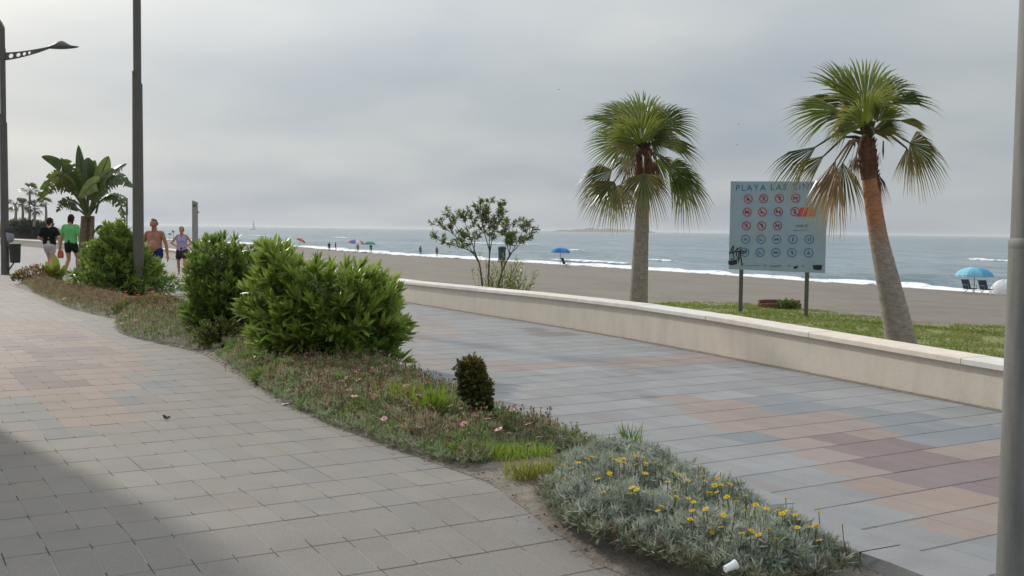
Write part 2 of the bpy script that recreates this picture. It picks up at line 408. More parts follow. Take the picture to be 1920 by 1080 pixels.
    # base sheet below the tiles
    for (ua, ub, va, vb, zz) in ((-90, 30, CREASE, 120, None), *[(-20, 20, CREASE - .43 * (q + 1), CREASE - .43 * q, 1) for q in range(16)]):
        nu = 100
        for k in range(nu):
            a = ua + (ub - ua) * k / nu; b = ua + (ub - ua) * (k + 1) / nu
            cc_ = UU * ((a + b) / 2) + VV * ((va + vb) / 2)
            if zz and (inpoly(cc_.x, cc_.y, BEDPOLY) and polydist(cc_.x, cc_.y, [(p.x, p.y) for p in BEDL]) > .3): continue
            qs = []
            for (u, v) in ((a, va), (b, va), (b, vb), (a, vb)):
                q = UU * u + VV * v; q.z = -.0095 + (zleft(v) - .004 if zz and left_of_bed(cc_) else 0); qs.append(q)
            # stop at the wall
            for q in qs:
                for kk in range(len(WL) - 1):
                    A, B = WL[kk], WL[kk + 1]
                    if (A.y - q.y) * (B.y - q.y) <= 0:
                        xx = A.x + (B.x - A.x) * (q.y - A.y) / (B.y - A.y) + .2
                        if q.x > xx: q.x = xx
            jb.add(qs, [[0, 1, 2, 3]])
    o = jb.build('paving_bedding', M['joint']); tag(o, None, None, kind='structure')
build_paving()
# land beyond the paving: one base sheet, lower than everything
mb = MB()
mb.add([(-3000, -600, -6.5), (6000, -600, -6.5), (6000, 9000, -6.5), (-3000, 9000, -6.5)], [[0, 1, 2, 3]])
tag(mb.build('ground', M['sand']), None, None, kind='structure')
mb = MB()
qs = [UU * u + VV * v for u, v in ((-60, CREASE - 14), (30, CREASE - 14), (30, CREASE - 6.9), (-60, CREASE - 6.9))]
mb.add([(q.x, q.y, -.60) for q in qs], [[0, 1, 2, 3]])
tag(mb.build('road', M['asphalt']), None, None, kind='structure')

# planting bed soil and its kerb
def build_bed():
    n = 150; m = 12
    A = resample(BEDL, n); B = resample(BEDR, n); mb = MB(); vs = []
    for i in range(n):
        near = max(0.0, min(1.0, (i / n - .84) / .06))
        for k in range(m + 1):
            t = k / m; p = A[i].lerp(B[i], t)
            bump = .055 * math.sin(math.pi * min(1, t * 1.15)) if t < .87 else .02
            z = .006 + bump + .018 * noise.noise(p * 6) + .012 * noise.noise(p * 17)
            z -= near * .10 * max(0, (t - .45) / .55)
            if t == 0: p = p + (A[i] - B[i]).normalized() * (.05 * noise.noise(p * 3) + .04); z = .003
            if p.dot(VV) < CREASE: z += zleft(p.dot(VV)) * (1 - t)
            if k == m: z = min(z, -.02) if near > 0 else .006
            vs.append((p.x, p.y, z))
    fs = [[i * (m + 1) + k, i * (m + 1) + k + 1, (i + 1) * (m + 1) + k + 1, (i + 1) * (m + 1) + k] for i in range(n - 1) for k in range(m)]
    mb.add(vs, fs)
    tag(mb.build('planting_bed', M['soil'], smooth=True), None, None, kind='structure')
    # pebbles and crumbs of soil along the paving edge
    pb = MB()
    for _ in range(900):
        i = int(U(0.45, 1) * (n - 1)); p = A[i] + (B[i] - A[i]).normalized() * (U(-.13, .12) if R() < .6 else U(-.05, .3))
        r = U(.003, .009); z = zleft(p.dot(VV))
        ball(pb, (p.x, p.y, z + r * .8 + .01), r, r * U(.6, 1), r * .6, 5, shade((.20, .17, .14), .4))
    tag(pb.build('soil_crumbs', M['col']), 'loose crumbs of brown soil along the edge of the planting bed', 'soil', kind='stuff')
    kb = MB(); Rr = resample(BEDR, n)[116:]
    for i in range(len(Rr) - 1):
        a, b = Rr[i], Rr[i + 1]; d = (b - a).normalized(); nn = Vector((-d.y, d.x, 0))
        if nn.x < 0: nn = -nn
        d2 = (Rr[min(i + 2, len(Rr) - 1)] - Rr[i + 1]); d2 = d2.normalized() if d2.length > 0 else d
        n2 = Vector((-d2.y, d2.x, 0)); n2 = -n2 if n2.x < 0 else n2
        w = .30
        a1, b1 = a + nn * w, b + n2 * w
        if i % 4 == 0: a, a1 = a.lerp(b, .05), a1.lerp(b1, .05)
        kb.add([(a.x, a.y, .004), (b.x, b.y, .004), (b1.x, b1.y, .004), (a1.x, a1.y, .004), (a.x, a.y, -.25), (b.x, b.y, -.25)],
               [[0, 1, 2, 3], [4, 5, 1, 0]], (.33, .335, .34))
    tag(kb.build('bed_kerb', M['kerb']), None, None, kind='structure')
build_bed()

# ------------------------------------------------------------------ wall
def build_wall():
    w = thing('promenade_wall', 'long low cream rendered wall with pale stone coping between promenade and beach', 'wall', (0, 0, 0))
    pts = []; 
    for i in range(len(WALL) - 1):
        (a, ha), (b, hb) = WALL[i], WALL[i + 1]
        n = max(1, int((b - a).length / 1.6))
        for k in range(n): pts.append((a.lerp(b, k / n), ha + (hb - ha) * k / n))
    pts.append(WALL[-1])
    for _ in range(2):
        pts = [pts[0]] + [((pts[i - 1][0] + pts[i][0] * 2 + pts[i + 1][0]) / 4, (pts[i - 1][1] + 2 * pts[i][1] + pts[i + 1][1]) / 4) for i in range(1, len(pts) - 1)] + [pts[-1]]
    def nrm(i):
        d = (pts[min(i + 1, len(pts) - 1)][0] - pts[max(i - 1, 0)][0]).normalized(); q = Vector((-d.y, d.x, 0))
        return q if q.x > 0 else -q
    mb = MB(); vs = []
    for i, (p, h) in enumerate(pts):
        n = nrm(i)
        vs += [Vector((p.x, p.y, -.4)), Vector((p.x, p.y, h)), p + n * .3 + Vector((0, 0, h)), p + n * .3 - Vector((0, 0, .8))]
    fs = []
    for i in range(len(pts) - 1):
        for k in range(3): fs.append([i * 4 + k, i * 4 + 4 + k, i * 4 + 5 + k, i * 4 + k + 1])
    mb.add(vs, fs); body = mb.build('wall_body', M['render'], w)
    # coping slabs with open joints
    cb = MB()
    for i in range(len(pts) - 1):
        (a, ha), (b, hb) = pts[i], pts[i + 1]; na, nb = nrm(i), nrm(i + 1); d = (b - a).normalized() * .007
        def ring(p, n, h, e):
            o = p + e; j = U(-.003, .003)
            return [o - n * .05 + Vector((0, 0, h + .002)), o - n * .05 + Vector((0, 0, h + .052 + j)), o - n * .04 + Vector((0, 0, h + .062 + j)), o + n * .34 + Vector((0, 0, h + .066 + j)), o + n * .35 + Vector((0, 0, h + .056)), o + n * .35 + Vector((0, 0, h + .002))]
        r0 = ring(a, na, ha, d); r1 = ring(b, nb, hb, -d); vs = r0 + r1
        k = shade((.68, .65, .60), .06)
        cb.add(vs, [[q, q + 6, (q + 1) % 6 + 6, (q + 1) % 6] for q in range(6)] + [[5, 4, 3, 2, 1, 0], [6, 7, 8, 9, 10, 11]], k)
    cb.build('coping', mat('coping_slab', attr=True, rough=.85, var=.1, scale=6, bump=.15, fine=.07), w)
    # blown sand and dirt gathered along the foot of the wall
    db = MB(); vs = []
    for i, (p, h) in enumerate(pts):
        n = nrm(i); wv = .05 + .06 * max(0, noise.noise(p * .9)) + .03 * R()
        vs += [p - n * wv + Vector((0, 0, .004)), p - n * .0 + Vector((0, 0, .012))]
    db.add(vs, [[i * 2, i * 2 + 2, i * 2 + 3, i * 2 + 1] for i in range(len(pts) - 1)]); o = db.build('blown_sand', M['soil']); tag(o, None, None, kind='structure')
    # expansion joint on the face
    jb = MB(); 
    for px in ((1218, 641),):
        p = g(*px); box(jb, (p.x - .006, p.y - .004, .21), .012, .012, .42, (.2, .18, .15), UU, VV)
    jb.build('expansion_joint', M['col'], w)
build_wall()

# ------------------------------------------------------------------ beach, lawn, sea
def build_beach():
    n, m = 220, 46
    A = resample(smooth_line(WL, 1), n); 
    B = resample(smooth_line(CO, 2), n)
    # pair stations by fraction, keeping frustum density
    mb = MB(); vs = []; cs = []
    for i in range(n):
        for k in range(m + 1):
            t = (k / m); p = A[i].lerp(B[i], t); z = zb(p.x, p.y)
            if t == 0: p = p + (B[i] - A[i]).normalized() * .15
            vs.append((p.x, p.y, z))
        o = (B[i] - A[i]).normalized()
        for e, dz in ((6, -.5), (25, -3)):
            p = B[i] + o * e; vs.append((p.x, p.y, SEA + dz))
    r = m + 3
    for i in range(n - 1):
        for k in range(r - 1):
            pass
    fs = [[i * r + k, i * r + k + 1, (i + 1) * r + k + 1, (i + 1) * r + k] for i in range(n - 1) for k in range(r - 1)]
    mb.add(vs, fs)
    o = mb.build('beach', M['sand'], smooth=True); tag(o, None, None, kind='structure')
    # wet sand band hugging the waterline
    wb = MB(); vs = []; mm = 6
    for i in range(n):
        o = (A[i] - B[i]).normalized(); w = 3.2 + 1.6 * noise.noise(B[i] * .08)
        for k in range(mm + 1):
            p = B[i] + o * (w * (k / mm) - .6); vs.append((p.x, p.y, zb(p.x, p.y) + .02 + (.012 if k < mm else 0)))
    fs = [[i * (mm + 1) + k, i * (mm + 1) + k + 1, (i + 1) * (mm + 1) + k + 1, (i + 1) * (mm + 1) + k] for i in range(n - 1) for k in range(mm)]
    wb.add(vs, fs); tag(wb.build('wet_sand', M['wetsand'], smooth=True), None, None, kind='structure')
    # land inland of the promenade's far end
    return A, B
BA, BB = build_beach()
LAWNFAR = [(1285, 566), (1330, 563), (1400, 560), (1450, 566), (1540, 575), (1640, 590), (1760, 597), (1885, 603), (2100, 618), (2400, 640), (2900, 690)]
LF = [g(x, y, -.42) for x, y in LAWNFAR]
LNEAR = []
for p in LF:
    # nearest wall point behind the coping
    best = None
    for i in range(len(WL) - 1):
        a, b = WL[i], WL[i + 1]; d = b - a; t = max(0, min(1, (Vector((p.x, p.y, 0)) - a).dot(d) / d.dot(d))); q = a + d * t
        if best is None or (q - p).length < (best - p).length: best = q
    LNEAR.append(best + Vector((.30, .15, 0)))
LPOLY = [(p.x, p.y) for p in LF] + [(p.x, p.y) for p in LNEAR[::-1]]
def zlawn(x, y): return zb(x, y) + .05 + .05 * noise.noise(Vector((x * .7, y * .7, 1)))
def build_lawn():
    mb = MB(); n = 40; m = 14
    F_ = resample(LF, n); Nn = resample(LNEAR, n); vs = []
    for i in range(n):
        for k in range(m + 1):
            p = Nn[i].lerp(F_[i], k / m)
            if k == m: p = p + Vector((.3 * noise.noise(p * 2), .3 * noise.noise(p * 2.3), 0))
            vs.append((p.x, p.y, zlawn(p.x, p.y) - (.06 if k == m else 0)))
    mb.add(vs, [[i * (m + 1) + k, i * (m + 1) + k + 1, (i + 1) * (m + 1) + k + 1, (i + 1) * (m + 1) + k] for i in range(n - 1) for k in range(m)])
    tag(mb.build('lawn_ground', M['earth'], smooth=True), None, None, kind='structure')
    gb = MB(); xs = [p[0] for p in LPOLY]; ys = [p[1] for p in LPOLY]
    cnt = 0
    for _ in range(60000):
        x, y = U(min(xs), max(xs)), U(min(ys), max(ys))
        if not inpoly(x, y, LPOLY) or x > .54 * y + 1: continue
        q = noise.noise(Vector((x * .55, y * .55, 9))) + .5 * noise.noise(Vector((x * 1.7, y * 1.7, 2)))
        if q < -.28 and R() < .85: continue
        dw = polydist(x, y, WL)
        if dw < 1.2 and R() < .75: continue
        c = mixc((.19, .26, .055), (.28, .28, .085), max(0, min(1, .35 - q + U(-.2, .2))))
        z = zlawn(x, y)
        for _k in range(3):
            d = rdir(.1); d.z += .5
            blade(gb, Vector((x + U(-.03, .03), y + U(-.03, .03), z - .01)), d, rdir(), U(.04, .09), .014, shade(c, .25), .3)
        cnt += 1
    tag(gb.build('lawn_grass', M['matleaf']), 'patchy short green lawn on the sand behind the wall', 'grass', kind='stuff')
build_lawn()

def build_sea():
    mb = MB()
    # one sheet, finer towards the shore, waves modelled where they can be told apart
    n = 260; offs = [-4 + 1.3 * k for k in range(50)] + [62, 70, 80, 95, 115, 140, 180, 240, 330, 460]
    B = BB; vs = []
    idx = resample(B, n)
    ON = Vector((.888, .46, 0))
    for p in idx:
        # outward direction turns with the shore far away
        for d in offs:
            q = p + ON * d
            z = SEA - .015
            if d > 0:
                s = noise.noise(Vector((p.y * .018, p.x * .018, d * .004))); ph = d / 13.0 + s * 1.6
                w = math.sin(ph * 2 * math.pi); w = (max(0, w) ** 3) * 1.0
                amp = .42 * min(1, d / 6) * max(0, 1 - d / 120) * max(0, .5 + 1.1 * noise.noise(Vector((p.x * .035, p.y * .035, d * .03))))
                z += amp * w + .06 * min(1, d / 8) * noise.noise(Vector((q.x * .35, q.y * .35, 0)))
            if d >= 330: z = SEA - .05
            vs.append((q.x, q.y, z))
    r = len(offs)
    mb.add(vs, [[i * r + k, i * r + k + 1, (i + 1) * r + k + 1, (i + 1) * r + k] for i in range(n - 1) for k in range(r - 1)])
    tag(mb.build('surf_water', M['sea'], smooth=True), None, None, kind='structure')
    sb = MB(); 
    sb.add([(-2500, -200, SEA - .1), (7000, -200, SEA - .1), (7000, 8500, SEA - .1), (-2500, 8500, SEA - .1)], [[0, 1, 2, 3]])
    tag(sb.build('sea', M['sea']), None, None, kind='structure')
    # foam: wash along the waterline
    fb = MB(); m = 10; vs = []; cs = []
    P = resample(BB, 500)
    for p in P:
        a = noise.noise(Vector((p.x * .06, p.y * .06, 2))); b = noise.noise(Vector((p.x * .3, p.y * .3, 7)))
        w = 5.0 + 2.6 * a + 1.4 * b; s0 = -.5 + 1.1 * b + .8 * a
        for k in range(m + 1):
            t = k / m; q = p + ON * (s0 + w * t)
            vs.append((q.x, q.y, SEA + .03 + .28 * math.sin(math.pi * t) ** 2 * (1 + .6 * b)))
            e = min(1, t * 6) * min(1, (1 - t) * 2.2); cs.append(.14 + .52 * e)
    fs = [[i * (m + 1) + k, i * (m + 1) + k + 1, (i + 1) * (m + 1) + k + 1, (i + 1) * (m + 1) + k] for i in range(len(P) - 1) for k in range(m)]
    for f in fs: pass
    o = len(fb.v); fb.v += vs
    for f in fs: fb.f.append(f); fb.c.append([(cs[i],) * 3 for i in f])
    def patch(c, lx, ly, h=.25, n=14, base=.62):
        # breaking crest: a low ridge lying along the shore direction
        c = Vector(c); A_ = VV; B_ = ON; vs = []; fs = []; cl = []
        for i in range(n + 1):
            for k in range(5):
                s = -1 + 2 * i / n; t = -1 + k / 2; j = .25 * noise.noise(c * .3 + Vector((s * 3, 0, 0)))
                e = (1 - s * s) ** .5 if abs(s) < 1 else 0
                q = c + A_ * (lx * s) + B_ * (ly * (t * e + j))
                vs.append((q.x, q.y, SEA + .05 + h * (1 - t * t) * e)); cl.append(.1 + base * e * (1 - abs(t) ** 2 * .7))
        o = len(fb.v); fb.v += vs
        for i in range(n):
            for k in range(4):
                f = [i * 5 + k, i * 5 + k + 1, (i + 1) * 5 + k + 1, (i + 1) * 5 + k]
                fb.f.append([q + o for q in f]); fb.c.append([(cl[q],) * 3 for q in f])
    for (x, y, lx, ly) in ((1870, 490, 6, 1.0), (1838, 487, 2, .5), (640, 446, 7, 1.8), (487, 442, 14, 2.2), (1112, 492, 8, 1.6), (1080, 470, 3, .6),
                           (905, 457, 22, 2.5), (950, 456, 14, 1.8), (860, 455, 10, 1.6), (1240, 490, 3, .5)):
        patch(g(x, y, SEA), lx * 1.5, ly)
    tag(fb.build('sea_foam', M['foam'], smooth=True), 'white foam of small waves breaking along the beach', 'foam', kind='stuff')
build_sea()

# ------------------------------------------------------------------ fan palms
def fan_frond(mb, hub, axis, nrm, Rl, spread, nseg, c0, c1, droop, dry=0.2, split=.50):
    axis = axis.normalized(); s = axis.cross(nrm).normalized(); n = s.cross(axis).normalized()
    for k in range(nseg):
        a = math.radians(-spread + 2 * spread * (k + .5) / nseg + U(-1.2, 1.2))
        d = axis * math.cos(a) + s * math.sin(a)
        Lk = Rl * (.62 + .38 * math.cos(a * .8)) * U(.92, 1.06)
        d = (d - n * (.10 + .16 * abs(math.sin(a)))).normalized()
        sd = d.cross(n).normalized()
        hw = Rl * split * math.tan(math.radians(spread / nseg)) * 1.04
        pl = .012 * (1 if k % 2 else -1)
        def P(t, w, up=0.0):
            dr = droop * max(0, t - .35) ** 2 * Lk * 1.7
            return hub + d * (Lk * t) + sd * w + n * up - Vector((0, 0, dr))
        w2 = hw * .8; w3 = hw * .35
        vs = [P(.02, -hw * .06), P(.02, hw * .06), P(split, -hw, -pl), P(split, 0, pl + .012), P(split, hw, -pl), P(.76, -w2 * .72), P(.76, w2 * .72), P(1, 0)]
        base = shade(mixc(c0, c1, abs(math.sin(a)) * dry), .14)
        tipc = mixc(base, (.30, .24, .12), min(1, dry * U(.5, 1.5)))
        mb.add(vs[:5], [[0, 3, 2], [0, 1, 3], [1, 4, 3]], base)
        mb.add(vs[2:], [[0, 1, 4, 3], [1, 2, 4]], mixc(base, tipc, .35)); mb.add(vs[5:], [[0, 1, 2]], tipc)
        if R() < .5:   # hanging thread
            p = P(U(.6, .95), 0); mb.add([p, p + sd * .006, p + Vector((U(-.03, .03), U(-.03, .03), -U(.05, .16)))], [[0, 1, 2]], (.36, .3, .18))
GRN = (.19, .245, .032); DGRN = (.095, .14, .024); DRY = (.31, .20, .10); YEL = (.26, .26, .06)
def fan_palm(label, base_px, Y, tpts, sheath, crown, fronds, ground_z, nthreads=40, redc=(.20, .13, .085)):
    root = at(base_px[0], base_px[1], Y); root.z = ground_z
    th = thing('fan_palm', label, 'palm tree', root, 'fan palms behind the promenade wall')
    mb = MB(); pts = [at(x, y, Y + dy) for x, y, w, dy in tpts]; rad = [w / 2 / F * Y for x, y, w, dy in tpts]
    fine = []; fr = []
    for i in range(len(pts) - 1):
        q = 16
        for k in range(q):
            t = k / q; fine.append(pts[i].lerp(pts[i + 1], t)); fr.append((rad[i] * (1 - t) + rad[i + 1] * t) * (1.0 + (.012 if k % 2 else -.008) + U(-.014, .014)))
    fine.append(pts[-1]); fr.append(rad[-1])
    # smooth the bend
    for _ in range(12): fine = [fine[0]] + [(fine[i - 1] + fine[i] * 2 + fine[i + 1]) / 4 for i in range(1, len(fine) - 1)] + [fine[-1]]
    tube(mb, fine, fr, 20)
    z1 = at(sheath[0][0], sheath[0][1] + (95 if nthreads == 26 else 10), Y).z
    for i, f in enumerate(mb.f):
        z = mb.v[f[0]][2]; q = max(0, min(1, (z - z1 + .25 + U(-.12, .12)) / .4)); mb.c[i] = shade(mixc((.27, .232, .195), redc, q), .12)
    mb.build('trunk', mat('palm_bark', attr=True, rough=.9, var=.22, scale=7, bump=.7, bscale=12, stretch=(1, 1, 5), fine=.15, fscale=60), th, smooth=True)
    sb = MB(); pts = [at(x, y, Y + dy) for x, y, w, dy in sheath]
    fine = []; fr = []
    for i in range(len(pts) - 1):
        for k in range(8):
            t = k / 8; fine.append(pts[i].lerp(pts[i + 1], t)); fr.append(((sheath[i][2] * (1 - t) + sheath[i + 1][2] * t)) / 2 / F * Y * U(.96, 1.06))
    fine.append(pts[-1]); fr.append(sheath[-1][2] / 2 / F * Y)
    tube(sb, fine, fr, 14)
    for _ in range(90):     # cut leaf bases standing off the trunk
        i = int(U(0, len(fine) - 1)); a = U(0, 6.28); o = Vector((math.cos(a), math.sin(a), 0)); p = fine[i] + o * fr[i] * .9
        d = (o * .35 + Vector((0, 0, 1))).normalized(); leaf(sb, p, d, o, U(.06, .12), U(.03, .045), (1, 1, 1), bend=-.15)
    cc = at(crown[0], crown[1], Y)
    for _ in range(nthreads):
        p = cc + Vector((U(-.2, .2), U(-.2, .2), U(-.4, .1))); d = Vector((U(-.4, .4), U(-.4, .4), -1)); blade(sb, p, d, rdir(), U(.15, .45), U(.012, .03), (1, 1, 1), .1)
    sb.build('leaf_bases', M['sheath'], th)
    for (hx, hy, hd, tx, ty, td, spread, nrm, kind) in fronds:
        hub = at(hx, hy, Y + hd); tip = at(tx, ty, Y + hd + td); ax = tip - hub; Rl = ax.length * (1.24 if ax.z > .5 * ax.length else 1.0)
        fb = MB()
        mid = cc.lerp(hub, .55) + Vector((0, 0, .10 * (hub - cc).length + .05))
        st = cc + Vector((U(-.06, .06), U(-.08, .08), U(-.12, .02)))
        pts = [st, st.lerp(mid, .5) + Vector((0, 0, .03)), mid, mid.lerp(hub, .6), hub, hub + ax * .12]
        pc = (.12, .11, .04) if kind != 'dry' else (.27, .19, .10)
        tube(fb, pts, [.03, .024, .018, .015, .012, .006], 6, pc)
        c0, c1, dr, dry = {'g': (GRN, YEL, .30, .3), 'd': (DGRN, GRN, .4, .3), 'h': (DGRN, DRY, .55, .5), 'y': (YEL, DRY, .3, .6), 'dry': (DRY, (.2, .12, .06), .6, .8)}[kind]
        fan_frond(fb, hub, ax, Vector(nrm), Rl, spread, int(spread * .36) + 6, c0, c1, dr, dry)
        fo = fb.build('frond' if kind != 'dry' else 'dry_frond', M['leaf'], th)
    return th
FC = (0, -1, .15); UPN = (.1, -.35, .9); 
fan_palm('upright fan palm with straight pale trunk left of the beach sign', (1197, 600), 20.0,
    [(1196, 612, 40, 0), (1197, 565, 35, 0), (1201, 470, 29, 0), (1205, 390, 25, 0), (1207, 330, 24, 0)],
    [(1207, 345, 27, 0), (1207, 310, 32, 0), (1207, 278, 30, 0)], (1207, 285),
    [(1205, 240, -.1, 1203, 163, .1, 95, FC, 'g'), (1182, 228, .1, 1130, 180, .2, 60, (.3, -.8, .3), 'g'), (1150, 235, .3, 1112, 198, .4, 40, (.4, -.5, .6), 'd'),
     (1236, 236, -.1, 1290, 190, 0, 62, (-.3, -.8, .4), 'd'), (1215, 250, -.35, 1250, 205, -.3, 75, (-.1, -.9, .3), 'd'), (1172, 268, -.2, 1092, 250, -.1, 72, (.1, -.8, .55), 'g'),
     (1185, 255, -.4, 1140, 232, -.4, 70, FC, 'g'), (1148, 318, -.1, 1074, 340, 0, 60, (0, -.75, .6), 'h'), (1152, 340, -.3, 1108, 405, -.1, 62, (.1, -1, .1), 'h'), (1165, 345, .2, 1150, 410, .1, 55, FC, 'y'),
     (1207, 325, -.55, 1212, 402, -.15, 82, (0, -1, .2), 'h'), (1252, 312, -.1, 1330, 338, 0, 66, (0, -.8, .5), 'd'), (1278, 330, .1, 1312, 402, .1, 38, (-.2, -1, .1), 'h'), (1262, 322, -.2, 1318, 372, 0, 50, (-.1, -1, .3), 'd'),
     (1250, 268, .2, 1328, 266, .1, 50, (0, -.6, .8), 'd'), (1215, 235, .5, 1240, 175, .4, 70, (0, -1, 0), 'd'), (1190, 240, .6, 1168, 170, .4, 70, (0, -1, 0), 'd'), (1228, 270, -.3, 1262, 240, -.3, 60, FC, 'g'),
     (1203, 268, -.5, 1198, 212, -.45, 92, FC, 'g'), (1220, 262, -.45, 1258, 250, -.4, 70, (-.2, -.9, .4), 'd'), (1190, 262, -.3, 1130, 268, -.3, 60, (.1, -.8, .5), 'g'),
     (1190, 290, -.3, 1172, 325, -.1, 30, FC, 'dry'), (1222, 300, -.3, 1236, 335, -.1, 26, FC, 'dry'), (1195, 270, -.5, 1160, 290, -.4, 40, FC, 'y'), (1230, 300, .5, 1262, 345, .3, 60, FC, 'd'), (1180, 300, .5, 1150, 330, .4, 50, FC, 'd')],
    -.35)
fan_palm('leaning fan palm with reddish upper trunk, in front of the beach sign', (1692, 660), 15.0,
    [(1697, 690, 62, 0), (1690, 640, 56, 0), (1668, 540, 44, 0), (1648, 450, 34, 0), (1638, 390, 31, 0), (1630, 320, 30, 0)],
    [(1631, 335, 31, 0), (1629, 318, 34, 0), (1627, 296, 34, 0), (1624, 262, 30, 0)], (1624, 252),
    [(1622, 195, -.1, 1640, 100, .05, 84, FC, 'g'), (1600, 190, 0, 1560, 104, .1, 34, (.3, -.9, .2), 'g'), (1652, 185, .1, 1700, 125, .2, 50, (-.3, -.8, .3), 'd'), (1612, 205, .4, 1598, 140, .3, 70, FC, 'd'),
     (1578, 208, -.15, 1470, 188, -.1, 44, (.1, -.75, .6), 'g'), (1575, 190, .25, 1500, 160, .3, 40, (.2, -.6, .7), 'd'), (1668, 195, 0, 1772, 156, .1, 20, (-.2, -.8, .6), 'd'), (1685, 226, .1, 1758, 226, .1, 22, (0, -.7, .7), 'y'),
     (1706, 268, -.1, 1790, 306, 0, 78, (-.1, -.9, .45), 'h'), (1700, 278, .15, 1716, 335, .1, 42, (-.1, -1, .1), 'y'),
     (1530, 275, 0, 1446, 324, 0, 30, (.1, -.85, .5), 'h'), (1545, 292, -.2, 1488, 334, 0, 28, (.2, -.9, .3), 'y'), (1570, 312, -.3, 1545, 412, -.1, 32, (.1, -1, .1), 'dry'), (1580, 305, -.1, 1588, 392, 0, 42, (0, -1, .1), 'h'), (1567, 300, .2, 1532, 392, .1, 24, FC, 'dry'),
     (1622, 235, -.5, 1618, 176, -.45, 95, FC, 'g'), (1600, 225, -.2, 1540, 215, -.2, 55, (.1, -.8, .5), 'd'), (1645, 245, -.2, 1700, 215, -.1, 40, (-.2, -.8, .5), 'd'),
     (1645, 228, -.4, 1668, 190, -.35, 62, FC, 'g'), (1600, 232, -.4, 1570, 208, -.4, 45, FC, 'y'), (1640, 318, -.1, 1657, 372, 0, 26, FC, 'dry'), (1606, 290, -.3, 1598, 330, -.1, 24, FC, 'dry'), (1640, 250, -.3, 1690, 240, -.3, 30, (0, -.8, .5), 'y')],
    -.35, 26, (.34, .155, .078))

# ------------------------------------------------------------------ street lamps
def lamp_head(mb, o, d, L, w):
    # shallow leaf-shaped luminaire, humped near its root
    d = d.normalized(); s = Vector((-d.y, d.x, 0)).normalized(); n = 12; vs = []; fs = []
    for i in range(n + 1):
        t = i / n
        wid = w * (math.sin(math.pi * min(1, t * .93 + .07)) ** .7) * .5
        top = .05 + .17 * math.exp(-((t - .42) / .24) ** 2) * (1 if t > .1 else .5 + 5 * t) - .04 * t; bot = -.035 - .03 * math.sin(math.pi * t)
        if i == n: top, bot, wid = .0, -.02, .01
        c = o + d * (L * t) + Vector((0, 0, .06 * t))
        for k in range(12):
            a = 2 * math.pi * k / 12; z = math.sin(a); vs.append(c + s * (wid * math.cos(a)) + Vector((0, 0, (top if z > 0 else -bot) * z)))
    for i in range(n):
        for k in range(12): fs.append([i * 12 + k, i * 12 + (k + 1) % 12, i * 12 + 12 + (k + 1) % 12, i * 12 + 12 + k])
    fs += [list(range(12))[::-1], [n * 12 + k for k in range(12)]]
    mb.add(vs, fs)
LD = Vector((1, .08, 0)).normalized()
